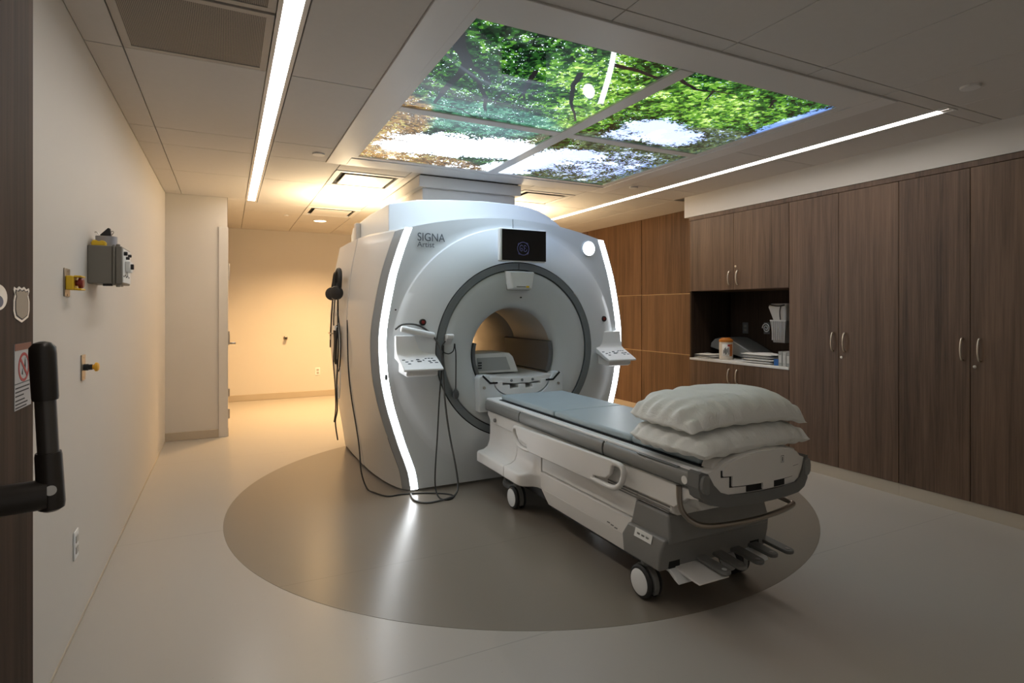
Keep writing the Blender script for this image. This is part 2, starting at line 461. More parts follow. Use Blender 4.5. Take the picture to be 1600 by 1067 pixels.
# ---- skylight picture
sk = thing('ceiling_light_picture', ((SKX0 + SKX1) / 2, (SKY0 + SKY1) / 2, H), 'large backlit ceiling picture of a tree canopy in a white frame', 'light panel')
fr = MB()
ix0, ix1, iy0, iy1 = .835, 3.155, 2.025, 4.40
for q in ((SKX0, ix0, SKY0, SKY1), (ix1, SKX1, SKY0, SKY1), (ix0, ix1, SKY0, iy0), (ix0, ix1, iy1, SKY1)):
    MB().box(*q, H - .008, H + .015).build('frame_board', M['frame'], sk, bevel=.002, seg=1)
px = [(.878, 1.935), (2.025, 3.105)]; py = [(2.075, 3.165), (3.245, 4.345)]
for q in ((ix0, px[0][0], iy0, iy1), (px[1][1], ix1, iy0, iy1), (px[0][0], px[1][1], iy0, py[0][0]), (px[0][0], px[1][1], py[1][1], iy1)):
    MB().box(*q, H - .002, H + .015).build('inner_trim', M['frame'], sk, bevel=.001, seg=1)
MB().box(px[0][1], px[1][0], py[0][0], py[1][1], H - .006, H + .015).build('muntin', M['frame'], sk, bevel=.002, seg=1)
for a, b in px: MB().box(a, b, py[0][1], py[1][0], H - .004, H + .015).build('muntin', M['frame'], sk, bevel=.002, seg=1)
def canopy():
    k = NT('tree canopy print'); b = k.b
    sp = k.sep(); x, y = sp[0], sp[1]
    flat = k.map((1, 1, 0))
    warp = k.noise(flat, 7, 3, .6, 0, col=True)
    def blob(cx, cy, rx, ry):
        dx = k.math('DIVIDE', k.math('SUBTRACT', x, cx), rx); dy = k.math('DIVIDE', k.math('SUBTRACT', y, cy), ry)
        d = k.math('ADD', k.math('MULTIPLY', dx, dx), k.math('MULTIPLY', dy, dy))
        return k.math('SUBTRACT', 1.0, d, clamp=True)
    def total(bl):
        t = None
        for q in bl:
            v = blob(*q[:4])
            if len(q) > 4: v = k.math('MULTIPLY', v, q[4])
            t = v if t is None else k.math('MAXIMUM', t, v)
        return t
    leafy = k.math('SUBTRACT', k.noise(flat, 42, 5, .7), .5)          # leaf-sized break-up
    mid = k.math('SUBTRACT', k.noise(flat, 9, 3, .6), .5)
    # leaves: cells with their own tone
    v = k.new('ShaderNodeTexVoronoi'); v.inputs['Scale'].default_value = 46
    vm = k.new('ShaderNodeVectorMath', operation='MULTIPLY_ADD'); k.l.new(warp, vm.inputs[0]); vm.inputs[1].default_value = (.05, .05, 0); k.l.new(flat, vm.inputs[2])
    k.l.new(vm.outputs[0], v.inputs['Vector'])
    cell = k.sep(v.outputs['Color'])
    lit = total([(1.62, 2.35, .34, .34), (1.85, 2.6, .35, .5), (2.55, 2.45, .62, .42), (2.25, 2.35, .3, .35), (1.9, 3.0, .3, .3)])
    tone = k.math('ADD', k.math('ADD', k.math('MULTIPLY', cell[0], .52), k.math('MULTIPLY', lit, .32)), k.math('ADD', k.math('MULTIPLY', mid, 1.1), k.math('MULTIPLY', leafy, .8)))
    green = k.ramp(tone, [(.06, (.001, .006, .002)), (.26, (.006, .034, .008)), (.46, (.030, .135, .018)), (.66, (.16, .40, .035)), (.95, (.70, .92, .26))])
    teal = k.ramp(tone, [(.0, (.006, .03, .02)), (.30, (.035, .17, .10)), (.6, (.13, .36, .22)), (.9, (.5, .75, .5))])
    brown = k.ramp(tone, [(.0, (.05, .03, .012)), (.35, (.30, .17, .06)), (.6, (.42, .40, .12)), (.9, (.8, .68, .5))])
    olive = k.ramp(tone, [(.0, (.01, .018, .012)), (.35, (.06, .10, .05)), (.65, (.18, .26, .10)), (.95, (.6, .7, .4))])
    tz = k.math('ADD', total([(1.35, 3.2, .7, .32)]), k.math('MULTIPLY', mid, .5))
    bz = k.math('ADD', total([(.88, 3.75, .32, .9), (1.3, 4.4, .75, .38)]), k.math('MULTIPLY', mid, .6))
    oz = k.math('ADD', total([(2.75, 3.85, .9, .75), (2.95, 2.95, .55, .35), (2.3, 3.2, .3, .2)]), k.math('MULTIPLY', mid, .4))
    leaf = k.mix(k.smooth(tz, .15, .45), green, teal)
    leaf = k.mix(k.smooth(oz, .15, .4), leaf, olive)
    leaf = k.mix(k.smooth(bz, .15, .4), leaf, brown)
    # sky openings
    sky = total([(1.42, 3.80, .58, .34), (1.75, 3.72, .42, .34), (1.15, 3.95, .3, .22), (2.17, 3.90, .30, .42), (2.35, 3.62, .35, .22), (2.05, 4.2, .3, .25), (2.68, 2.95, .30, .24), (2.45, 2.86, .30, .24), (2.36, 3.05, .25, .15, .7), (3.14, 2.38, .14, .5), (2.70, 3.80, .75, .75, .52), (2.95, 3.75, .25, .5, .5), (2.9, 2.75, .3, .35, .3), (1.1, 4.15, .4, .3, .30), (1.7, 4.28, .5, .2, .35)])
    g = k.math('ADD', k.math('MULTIPLY_ADD', sky, 1.2, -.22), k.math('ADD', k.math('MULTIPLY', leafy, 2.6), k.math('MULTIPLY', mid, 1.3)))
    skym = k.smooth(g, .36, .46)
    # pinholes of light between leaves
    pin = k.math('ADD', k.noise(flat, 75, 3, .65), k.math('MULTIPLY', mid, .35))
    pin = k.smooth(pin, .655, .70)
    skym = k.math('MAXIMUM', skym, k.math('MULTIPLY', pin, .8))
    bl = k.smooth(x, 1.75, 2.3)
    cloud = k.smooth(k.math('ADD', k.noise(flat, 4.5, 4), k.math('MULTIPLY', bl, -.10)), .44, .62)
    deep = k.smooth(x, 2.85, 3.1)
    skyc = k.mix(bl, (4.2, 5.0, 5.8), k.mix(cloud, (.66, .84, 1.5), (2.0, 2.4, 3.0)))
    skyc = k.mix(k.math('MULTIPLY', deep, .85), skyc, (.10, .25, .72))
    col = k.mix(skym, leaf, skyc)
    # branches
    wx = k.math('ADD', x, k.math('MULTIPLY', k.math('SUBTRACT', k.sep(warp)[0], .5), .025))
    wy = k.math('ADD', y, k.math('MULTIPLY', k.math('SUBTRACT', k.sep(warp)[1], .5), .025))
    def seg(ax, ay, bx_, by_, w0, w1):
        dx, dy = bx_ - ax, by_ - ay; L2 = dx * dx + dy * dy
        px_ = k.math('SUBTRACT', wx, ax); py_ = k.math('SUBTRACT', wy, ay)
        t = k.math('DIVIDE', k.math('ADD', k.math('MULTIPLY', px_, dx), k.math('MULTIPLY', py_, dy)), L2, clamp=True)
        ex = k.math('SUBTRACT', px_, k.math('MULTIPLY', t, dx)); ey = k.math('SUBTRACT', py_, k.math('MULTIPLY', t, dy))
        d = k.math('SQRT', k.math('ADD', k.math('MULTIPLY', ex, ex), k.math('MULTIPLY', ey, ey)))
        return k.math('SUBTRACT', d, k.math('MULTIPLY_ADD', t, w1 - w0, w0))
    BR = [([(.86, 2.24), (.9, 2.33), (1.01, 2.49)], .038, .026), ([(1.01, 2.49), (1.02, 2.6), (1.02, 2.79), (1.03, 2.96), (1.04, 3.05)], .024, .008),
          ([(1.01, 2.49), (1.12, 2.57), (1.19, 2.65)], .016, .012), ([(1.04, 2.57), (1.14, 2.67), (1.26, 2.85), (1.34, 3.03)], .015, .008),
          ([(1.34, 2.43), (1.39, 2.63), (1.41, 2.69), (1.43, 2.78)], .013, .004), ([(1.41, 2.69), (1.48, 2.8)], .005, .003),
          ([(1.55, 2.35), (1.6, 2.5), (1.72, 2.71), (1.91, 2.95)], .015, .005), ([(1.3, 2.72), (1.33, 2.89)], .006, .004), ([(1.3, 2.72), (1.41, 2.8)], .005, .003),
          ([(1.63, 2.2), (1.79, 2.2), (1.94, 2.23)], .016, .010), ([(1.28, 2.88), (1.54, 2.9), (1.79, 2.98)], .005, .003), ([(1.06, 3.06), (1.2, 3.07), (1.34, 3.18)], .005, .003),
          ([(2.02, 2.18), (2.2, 2.25), (2.45, 2.20)], .012, .004), ([(2.3, 2.22), (2.36, 2.34)], .006, .003), ([(2.7, 2.17), (2.78, 2.27)], .008, .004),
          ([(2.5, 3.13), (2.8, 3.14), (3.08, 2.98)], .006, .004)]
    br = None
    for pts, w0, w1 in BR:
        m_ = len(pts) - 1
        for i in range(m_):
            d = seg(*pts[i], *pts[i + 1], lerp(w0, w1, i / m_), lerp(w0, w1, (i + 1) / m_))
            br = d if br is None else k.math('MINIMUM', br, d)
    br = k.smooth(br, .004, 0.0) if False else k.math('SUBTRACT', 1.0, k.smooth(br, -.001, .004))
    col = k.mix(br, col, (.012, .010, .012))
    k.put(b.inputs['Base Color'], (.02, .02, .02)); b.inputs['Roughness'].default_value = .03
    b.inputs['Specular IOR Level'].default_value = .5
    k.put(b.inputs['Emission Color'], col); b.inputs['Emission Strength'].default_value = PRINT_E
    return k.m
M['canopy'] = canopy(); M['canopy'].cycles.emission_sampling = 'NONE'
for a, b in px:
    for c, d in py:
        MB().box(a, b, c, d, H + .006, H + .012).build('picture_pane', M['canopy'], sk)
# ================================================================== CABINETS
def pull(y, z0, z1, parent, x=XC):
    z = (z0 + z1) / 2; h = (z1 - z0) / 2
    pts = [(x, y, z - h), (x - .012, y, z - h), (x - .024, y, z - h * .62), (x - .029, y, z), (x - .024, y, z + h * .62), (x - .012, y, z + h), (x, y, z + h)]
    o = MB().tube(pts, .0062, 8, 4).build('handle', M['nickel'], parent, smooth=True, ang=80); o['label'] = 'satin nickel bow handle'; return o
def lock(y, z, parent):
    MB().lathe((XC, y, z), (-1, 0, 0), [(-.002, .010), (.004, .010), (.005, .004)], 16).build('lock', M['nickel'], parent, smooth=True)
def cab_door(y0, y1, z0, z1, parent):
    return MB().box(XC, XC + .019, y0 + .0018, y1 - .0018, z0 + .0015, z1 - .0015).build('door', M['walnut'], parent, bevel=.0012, seg=1)
def cabinet(name, y0, y1, ym, z0, z1, label, hz, lk, plinth, cat='cabinet'):
    t = thing(name, ((XC + XP) / 2, (y0 + y1) / 2, 0 if plinth else z0), label, cat)
    MB().box(XC + .021, XP + .0195, y0 + .001, y1 - .001, z0, z1).build('carcass', M['walnut'], t)
    for a, b, hy in ((ym, y1, ym + .042), (y0, ym, ym - .052)):
        d = cab_door(a, b, z0, z1, t)
        pull(hy, *hz, d)
        if a == y0 and lk: lock(ym - .025, lk, d)
    if plinth: MB().box(XC + .006, XC + .03, y0 + .0005, y1 - .0005, 0, z0 - .001).build('plinth', M['cove'], t)
    return t
cabinet('tall_cabinet', 2.361, 3.23, 2.80, .087, 2.20, 'tall two-door walnut cabinet next to the open alcove', (.985, 1.122), .939, True)
cabinet('tall_cabinet', 1.49, 2.361, 1.931, .087, 2.20, 'tall two-door walnut cabinet at the right edge of the picture', (.983, 1.117), .943, True)
cabinet('wall_cabinet', 3.232, 4.373, 3.816, 1.487, 2.20, 'two-door walnut wall cabinet above the open alcove', (1.535, 1.66), 1.703, False)
cabinet('base_cabinet', 3.232, 4.373, 3.820, .087, .797, 'two-door walnut base cabinet below the open alcove', (.617, .745), None, True)
tag(MB().box(XC - .004, XP + .0195, 3.233, 4.372, .7975, .819).build('alcove_counter', M['paper'], bevel=.002), 'thin white counter in the open alcove', 'counter')
al = thing('alcove_lining', (4.7, 3.8, .82), 'walnut lining with painted-in shade in the open alcove between the cabinets', 'panel')
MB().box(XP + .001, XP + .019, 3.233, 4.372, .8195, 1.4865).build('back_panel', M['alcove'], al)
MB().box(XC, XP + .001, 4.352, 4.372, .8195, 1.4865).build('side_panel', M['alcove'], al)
# ---- things in the alcove
ZC = .8195
CX_, CY_ = 4.335, 4.03
t = thing('wipe_canister', (CX_, CY_, ZC), 'cream canister with orange lid and printed label on the alcove counter', 'canister')
MB().lathe((CX_, CY_, ZC), (0, 0, 1), [(0, .060), (.004, .063), (.165, .063), (.170, .060)], 32).build('body', mat('canister cream', (.62, .55, .46), .5), t, smooth=True)
MB().lathe((CX_, CY_, ZC + .170), (0, 0, 1), [(0, .065), (.020, .065), (.024, .060), (.036, .042), (.040, .040), (.041, .002)], 32).build('lid', M['orange'], t, smooth=True)
def curved(r, a0, a1, z0, z1, n=10):
    rr = []
    for z in (z0, z1): rr.append([(CX_ + r * math.cos(math.radians(lerp(a0, a1, i / n))), CY_ + r * math.sin(math.radians(lerp(a0, a1, i / n))), ZC + z) for i in range(n + 1)])
    return MB().loft(rr, False)
curved(.0636, 190, 285, .035, .150).build('label', M['paper'], t, smooth=True, solid=.0004)
curved(.0641, 252, 285, .035, .150).build('label_panel', mat('label orange print', (.42, .13, .03), .6), t, smooth=True)
curved(.0644, 236, 256, .128, .148).build('label_flash', M['signred'], t, smooth=True)
for a, zb, zt in ((204, .06, .095), (212, .065, .11), (219, .05, .12), (227, .055, .105), (235, .07, .115), (244, .05, .12), (256, .05, .10)):
    curved(.0645, a - 2.4, a + 2.4, zb, zt, 3).build('label_mark', M['ink'], t)
# grey wedge cushion: arched profile extruded in depth
wp = [(4.345, .918), (4.335, .962), (4.285, 1.005), (4.21, 1.022), (4.12, 1.020), (4.01, .978), (3.89, .922), (3.76, .860), (3.68, .8205), (3.84, .8205), (3.95, .842), (4.09, .864), (4.27, .902)]
tag(MB().prism(wp, 'X', 4.45, 4.735).build('wedge_cushion', mat('grey cushion vinyl', (.20, .20, .19), .5), bevel=.008, seg=3), 'curved grey wedge cushion at the back of the alcove', 'cushion')
tag(MB().prism([(4.33, .8205), (4.31, .850), (4.24, .860), (4.15, .848), (4.12, .8205)], 'X', 4.46, 4.70).build('foam_pad', M['padgrey'], bevel=.006), 'small dark grey pad under the wedge cushion', 'pad')
def cloth_stack(name, x0, x1, y0, y1, n, h, label, lean=0, cat='cloth', seed=1, group=None):
    rnd = random.Random(seed)
    for i in range(n):
        mb = MB(); z0 = ZC + i * h; d = [rnd.uniform(-.012, .012) for _ in range(4)]
        nx, ny = 6, 10; top = []; bot = []
        for a in range(nx + 1):
            for b in range(ny + 1):
                u = a / nx; v = b / ny
                X = lerp(x0 + d[0], x1 + d[1], u); Y = lerp(y0 + d[2], y1 + d[3], v)
                e = min(u, 1 - u, v, 1 - v) * 6
                wob = (.35 * h * math.sin(7 * v + i * 2 + seed) * math.cos(5 * u + i)) if i == n - 1 else 0
                top.append((X, Y, z0 + h * (.55 + .40 * min(1, e)) + wob * .6)); bot.append((X, Y, z0 + h * (.45 - .43 * min(1, e))))
        m_ = ny + 1
        mb.v = top + bot; N = len(top)
        for a in range(nx):
            for b in range(ny):
                q = (a * m_ + b, a * m_ + b + 1, (a + 1) * m_ + b + 1, (a + 1) * m_ + b)
                mb.f.append(q); mb.f.append(tuple(N + k for k in reversed(q)))
        per = [b for b in range(ny)] + [a * m_ + ny for a in range(nx)] + [nx * m_ + b for b in range(ny, 0, -1)] + [a * m_ for a in range(nx, 0, -1)]
        for j in range(len(per)): mb.f.append((per[j], per[(j + 1) % len(per)], N + per[(j + 1) % len(per)], N + per[j]))
        o = mb.build(name, M['paper'], smooth=True, ang=60)
        tag(o, label[i] if isinstance(label, list) else label, cat, group)
cloth_stack('folded_sheet', 4.225, 4.42, 4.115, 4.335, 3, .015, ['bottom folded white sheet of the small pile beside the canister', 'middle folded white sheet of the small pile beside the canister', 'top folded white sheet of the small pile beside the canister'], seed=3, group='folded sheets at the left end of the counter')
cloth_stack('folded_towel', 4.225, 4.42, 3.425, 3.75, 4, .023, ['lowest folded white towel of the pile on the alcove counter', 'second lowest folded white towel of the pile', 'third folded white towel from the counter in the pile', 'topmost rumpled white towel of the pile by the blue carton'], seed=5, group='folded towels on the alcove counter')
tag(MB().box(4.235, 4.32, 3.362, 3.408, ZC, ZC + .056).build('carton', M['blue'], bevel=.002), 'small blue carton between the towels and the upright boxes', 'carton')
for i, (y0, y1, h, c, lab) in enumerate(((3.318, 3.354, .125, (.30, .31, .29), 'grey upright box nearest the blue carton'), (3.280, 3.314, .123, (.42, .42, .40), 'pale upright box in the middle of three by the tall cabinet'), (3.242, 3.276, .121, (.26, .27, .26), 'dark grey upright box touching the tall cabinet side'))):
    b = thing('glove_box', (4.29, (y0 + y1) / 2, ZC), lab, 'box', 'upright boxes on the alcove counter')
    MB().box(4.225, 4.36, y0, y1, ZC, ZC + h).build('carton_body', mat('carton grey %d' % i, c, .6), b, bevel=.002)
    MB().box(4.2235, 4.2252, y0 + .006, y1 - .006, ZC + .03, ZC + h - .03).build('printed_label', mat('carton label %d' % i, (.5, .5, .48), .6), b)
# outlets on the back panel, wall basket with bag
def outlet_dark(y, z, lab):
    o = thing('outlet', (XP, y, z), lab, 'outlet', 'outlets in the alcove')
    MB().box(XP - .004, XP + .0009, y - .035, y + .035, z - .057, z + .057).build('plate', mat('smoked plate', (.10, .10, .10), .4), o, bevel=.003)
    for dz in (-.02, .02): MB().box(XP - .006, XP - .0041, y - .017, y + .017, z + dz - .013, z + dz + .013).build('socket', M['boxgrey'], o, bevel=.002)
    return o
outlet_dark(4.16, 1.115, 'dark outlet plate on the alcove back panel')
o = outlet_dark(3.90, 1.12, 'outlet with coiled white cord beside the wall basket')
MB().tube([(XP - .012, 3.90 + .045 * (1 - i / 26) * math.cos(i * .55), 1.12 + .05 * (1 - i / 26) * math.sin(i * .55)) for i in range(24)], .005, 6, 3).build('cord', M['white'], o, smooth=True)
bk = thing('wall_basket', (4.60, 3.60, 1.0), 'clear plastic wall basket beside the tall cabinet in the alcove', 'basket')
bp = [(-.085, -.07), (.085, -.07), (.085, .07), (-.085, .07)]
def ringbox(cx, cy, sx, sy, z): return [(cx - sx, cy - sy, z), (cx + sx, cy - sy, z), (cx + sx, cy + sy, z), (cx - sx, cy + sy, z)]
MB().loft([ringbox(4.60, 3.60, .055, .060, 1.00), ringbox(4.60, 3.60, .070, .085, 1.20)], True, True).build('basket_shell', M['clear'], bk, solid=.003)
rim = MB()
for i in range(7):
    y = 3.535 + i * .021
    rim.box(4.527, 4.533, y - .003, y + .003, 1.02, 1.20)
rim.box(4.526, 4.534, 3.515, 3.685, 1.195, 1.207)
rim.build('ribs', M['white'], bk)
MB().box(4.60, 4.7505, 3.59, 3.61, 1.16, 1.19).build('bracket', M['nickel'], bk)
bag = MB().loft([ringbox(4.60, 3.60, .050, .062, 1.10), ringbox(4.60, 3.60, .055, .070, 1.21), ringbox(4.60, 3.62, .065, .095, 1.33), ringbox(4.60, 3.62, .035, .09, 1.36)], True, True, True).build('plastic_bag', M['paper'], bevel=.012)
tag(bag, 'crumpled white bag standing in the clear wall basket', 'bag')
MB().tube([(4.535, 3.535, 1.345), (4.527, 3.60, 1.335), (4.53, 3.70, 1.35)], .006, 6).build('black_band', M['dark'], bag, smooth=True)
MB().tube([(4.53, 3.57, 1.34), (4.522, 3.575, 1.28), (4.53, 3.575, 1.21)], .005, 6).build('black_band', M['dark'], bag, smooth=True)

# ================================================================== LEFT WALL THINGS
def plate_box(y0, y1, z0, z1, t=.005): return MB().box(XL, XL + t, y0, y1, z0, z1)
# emergency stop
e = thing('emergency_stop', (XL, 2.70, 1.405), 'yellow guarded red emergency button on a steel wall plate', 'button')
plate_box(2.665, 2.745, 1.352, 1.46).build('wall_plate', M['plate'], e, bevel=.002)
ys, zs = 2.705, 1.404
MB().box(XL + .005, XL + .030, ys - .036, ys + .036, zs - .027, zs + .027).build('guard_base', M['yellow'], e, bevel=.004)
for sz in (-1, 1): MB().box(XL + .030, XL + .055, ys - .036, ys + .036, zs + sz * .0245 - .0035, zs + sz * .0245 + .0035).build('guard_wing', M['yellow'], e, bevel=.003)
MB().lathe((XL + .028, ys, zs), (1, 0, 0), [(0, .011), (.010, .011), (.012, .020), (.022, .021), (.027, .017), (.028, .002)], 24).build('push_button', M['red'], e, smooth=True)
for sz in (-.046, .046): MB().lathe((XL + .005, ys, zs + sz), (1, 0, 0), [(0, .004), (.0015, .003)], 10).build('screw', M['steel'], e)
# plate with amber mushroom button
e = thing('push_switch', (XL, 2.975, 1.057), 'steel wall plate with amber mushroom push button', 'button')
plate_box(2.945, 3.015, 1.003, 1.111).build('wall_plate', M['plate'], e, bevel=.002)
MB().lathe((XL + .005, 2.98, 1.057), (1, 0, 0), [(0, .014), (.016, .014), (.017, .012), (.030, .012), (.031, .010)], 22).build('black_collar', M['dark'], e, smooth=True)
MB().lathe((XL + .035, 2.98, 1.057), (1, 0, 0), [(0, .010), (.006, .011), (.010, .019), (.018, .019), (.023, .013), (.024, .002)], 22).build('amber_button', M['amber'], e, smooth=True)
for sz in (-.042, .042): MB().lathe((XL + .005, 2.98, 1.057 + sz), (1, 0, 0), [(0, .004), (.0015, .003)], 10).build('screw', M['steel'], e)
# outlet low
def outlet(loc, axis, lab, w=.035, h=.057):
    o = thing('outlet', loc, lab, 'outlet', 'white wall outlets'); x, y, z = loc
    f = (lambda a0, a1, b0, b1, d0, d1: MB().box(x + d0, x + d1, y + a0, y + a1, z + b0, z + b1)) if axis == 'X' else (lambda a0, a1, b0, b1, d0, d1: MB().box(x + a0, x + a1, y - d1, y - d0, z + b0, z + b1))
    f(-w, w, -h, h, 0, .006).build('plate', M['white'], o, bevel=.003)
    for dz in (-.022, .022): f(-.017, .017, dz - .014, dz + .014, .006, .009).build('socket', mat('socket face', (.42, .40, .37), .5), o, bevel=.003)
outlet((XL, 2.847, .355), 'X', 'white wall outlet low on the left wall')
outlet((1.21, YB, .376), 'Y', 'small pale outlet low on the back wall')
k_ = thing('door_stop', (.758, YB, .887), 'small dark round door stop on the back wall', 'door stop')
MB().lathe((.758, YB, .887), (0, -1, 0), [(0, .030), (.008, .030), (.012, .018), (.03, .016), (.05, .026), (.06, .026), (.064, .018)], 20).build('bumper', M['bronze'], k_, smooth=True)
MB().lathe((.758, YB, .887), (0, -1, 0), [(.0642, .016), (.068, .014), (.070, .004)], 16).build('rubber_tip', M['rubber'], k_, smooth=True)
# grey enclosure
jb = thing('control_box', (XL, 3.15, 1.42), 'grey wall-mounted control enclosure with switches on its lid', 'control box')
jy0, jy1 = 3.07, 3.30
MB().box(XL, XL + .092, jy0, jy1, 1.418, 1.587).build('box_body', M['boxgrey'], jb, bevel=.004)
MB().box(XL + .0925, XL + .102, jy0 - .006, jy1 + .006, 1.412, 1.592).build('gasket_flange', M['boxgrey'], jb, bevel=.003)
MB().box(XL + .1025, XL + .128, jy0, jy1, 1.417, 1.586).build('lid', M['boxgrey'], jb, bevel=.004)
MB().box(XL + .128, XL + .131, jy0 + .008, jy1 - .008, 1.425, 1.578).build('faceplate', M['paper'], jb)
for (y, z, r) in ((jy0 + .03, 1.556, .009), (jy0 + .09, 1.54, .007), (jy0 + .15, 1.555, .007)): MB().lathe((XL + .131, y, z), (1, 0, 0), [(0, r), (.012, r), (.014, r * .7)], 14).build('knob', M['dark'], jb, smooth=True)
MB().box(XL + .131, XL + .150, jy0 + .06, jy0 + .15, 1.475, 1.525).build('switch_block', M['paper'], jb, bevel=.003)
MB().box(XL + .150, XL + .162, jy0 + .075, jy0 + .095, 1.488, 1.512).build('switch_lever', M['dark'], jb, bevel=.002)
for i in range(5): MB().box(XL + .131, XL + .1322, jy0 + .02 + .035 * i, jy0 + .04 + .035 * i, 1.45 + .006 * (i % 2), 1.456 + .006 * (i % 2)).build('marking', M['ink'], jb)
for z in (1.588, 1.408): MB().lathe((XL + .112, jy0 + .01, z), (0, 0, 1), [(-.004, .008), (.006, .008), (.008, .005)], 12).build('lid_screw', M['boxgrey'], jb, smooth=True)
MB().box(XL + .055, XL + .09, jy0 + .01, jy0 + .03, 1.408, 1.418).build('label_tab', M['dark'], jb)
# on top of it
tz = 1.587
tag(MB().prism([(XL + .012, tz), (XL + .062, tz), (XL + .064, tz + .014), (XL + .060, tz + .022), (XL + .048, tz + .024), (XL + .040, tz + .019), (XL + .028, tz + .025), (XL + .016, tz + .024), (XL + .011, tz + .012)], 'Y', jy0 + .015, jy0 + .055).build('yellow_clip', M['yellow'], bevel=.003), 'yellow plastic clip lying on top of the control enclosure', 'clip')
tp = thing('tape_roll', (XL + .055, jy0 + .10, tz), 'silver tape roll on top of the control enclosure', 'tape')
MB().lathe((XL + .055, jy0 + .10, tz), (0, 0, 1), [(0, .042), (.050, .042), (.050, .028), (0, .028)], 28, False).build('roll', mat('grey tape', (.35, .34, .36), .35, metal=.2), tp, smooth=True)
MB().lathe((XL + .055, jy0 + .10, tz), (0, 0, 1), [(.0005, .0275), (.0515, .0275), (.0515, .024), (.0005, .024)], 24, False).build('core', mat('tape core', (.33, .26, .18), .7), tp, smooth=True)
hk = thing('metal_clip', (XL + .055, jy0 + .07, tz + .05), 'small black spring clip standing on the tape roll', 'clip')
MB().prism([(XL + .035, tz + .052), (XL + .078, tz + .052), (XL + .074, tz + .084), (XL + .066, tz + .086)], 'Y', jy0 + .06, jy0 + .085).build('jaw', M['dark'], hk, bevel=.002)
MB().tube([(XL + .030, jy0 + .07, tz + .055), (XL + .022, jy0 + .07, tz + .066), (XL + .015, jy0 + .07, tz + .064)], .0022, 6).build('wire', M['steel'], hk, smooth=True)
MB().tube([(XL + .08, jy0 + .07, tz + .055), (XL + .086, jy0 + .07, tz + .068), (XL + .082, jy0 + .07, tz + .073), (XL + .076, jy0 + .07, tz + .068)], .0022, 6).build('wire', M['steel'], hk, smooth=True)

# ================================================================== OPEN DOOR LEAF at the left edge
XD = -.33
dr = struct(MB().box(XD - .055, XD, Y0 + .04, 1.373, .012, 2.12).build('door_2', M['doorwood'], bevel=.002))
gx = XD + .085
lv = MB().cyl((XD, 1.075, 1.022), (gx, 1.09, 1.022), .0225, n=24).build('door_handle', M['handle'], dr, smooth=True)
lv['label'] = 'dark bronze upright lever handle'
MB().lathe((XD, 1.07, 1.022), (1, 0, 0), [(0, .032), (.010, .032), (.014, .026)], 24).build('rose', M['handle'], lv, smooth=True)
d_ = Vector((-.010, -.004, .245)).normalized(); g0 = Vector((gx + .004, 1.095, .995))
MB().lathe(g0, d_, [(0, .010), (.004, .0165), (.012, .0178), (.085, .0170), (.090, .0160)], 22).build('lower_grip', M['handle'], lv, smooth=True)
MB().lathe(g0, d_, [(.088, .0135), (.172, .0135)], 22).build('grip_sleeve', mat('lever sleeve', (.10, .09, .08), .3, metal=.4), lv, smooth=True)
MB().lathe(g0, d_, [(.170, .0160), (.174, .0168), (.240, .0172), (.250, .0165), (.257, .011), (.259, .004)], 22).build('upper_grip', M['handle'], lv, smooth=True)
MB().lathe(g0 + d_ * .035 + Vector((.004, -.0172, 0)), (.25, -1, 0), [(-.002, .0075), (.0016, .0075), (.0018, .004)], 16).build('emblem', M['silver'], lv, smooth=True)
# stickers on the door
def on_door(mb_pts, y, z, t0, t1): return MB().prism([(y + a, z + b) for a, b in mb_pts], 'X', XD + t0, XD + t1)
sg = thing('warning_sign', (XD, 1.31, 1.184), 'white warning sticker with red crossed circle and brown header on the wood door', 'sign')
on_door([(-.046, -.058), (.046, -.058), (.046, .058), (-.046, .058)], 1.31, 1.184, 0, .0008).build('sign_sheet', mat('sign sheet', (.45, .45, .47), .5), sg)
on_door([(-.045, .046), (.045, .046), (.045, .058), (-.045, .058)], 1.31, 1.184, .0008, .0012).build('header', M['signbrown'], sg)
rg = MB(); n = 40; oy, oz, R0, R1 = 1.313, 1.199, .021, .026
rg.loft([[(XD + .0008, oy + r * 1.15 * math.cos(2 * PI * k / n), oz + r * math.sin(2 * PI * k / n)) for k in range(n)] for r in (R0, R1)] + [[(XD + .0013, oy + r * 1.15 * math.cos(2 * PI * k / n), oz + r * math.sin(2 * PI * k / n)) for k in range(n)] for r in (R1, R0)])
rg.prism([(oy - .020, oz + .013), (oy - .016, oz + .017), (oy + .020, oz - .013), (oy + .016, oz - .017)], 'X', XD + .0009, XD + .0014)
rg.build('prohibition_ring', M['signred'], sg)
ic = MB(); ic.prism([(oy - .012, oz - .012), (oy - .006, oz - .002), (oy - .004, oz - .014)], 'X', XD + .0008, XD + .0011); ic.prism([(oy + .003, oz + .002), (oy + .008, oz + .017), (oy + .012, oz + .002), (oy + .009, oz - .008)], 'X', XD + .0008, XD + .0011)
ic.build('symbol', M['ink'], sg)
on_door([(-.045, .0), (.045, .0), (.045, .0015), (-.045, .0015)], 1.31, 1.171, .0008, .0011).build('divider', M['ink'], sg)
for i, (w, z) in enumerate(((.078, 1.163), (.074, 1.156), (.045, 1.149), (.050, 1.141), (.066, 1.1345), (.060, 1.1285))):
    on_door([(0, 0), (w, 0), (w, .0024), (0, .0024)], 1.268, z, .0008, .0011).build('text_line', M['ink'], sg)
sh = [(-.5, .78), (-.46, .95), (-.30, .86), (-.16, 1.0), (0, .90), (.16, 1.0), (.30, .86), (.46, .95), (.5, .78), (.42, .55), (.50, .2), (.50, -.35), (.42, -.72), (.22, -.86), (0, -1.0), (-.22, -.86), (-.42, -.72), (-.50, -.35), (-.50, .2), (-.42, .55)]
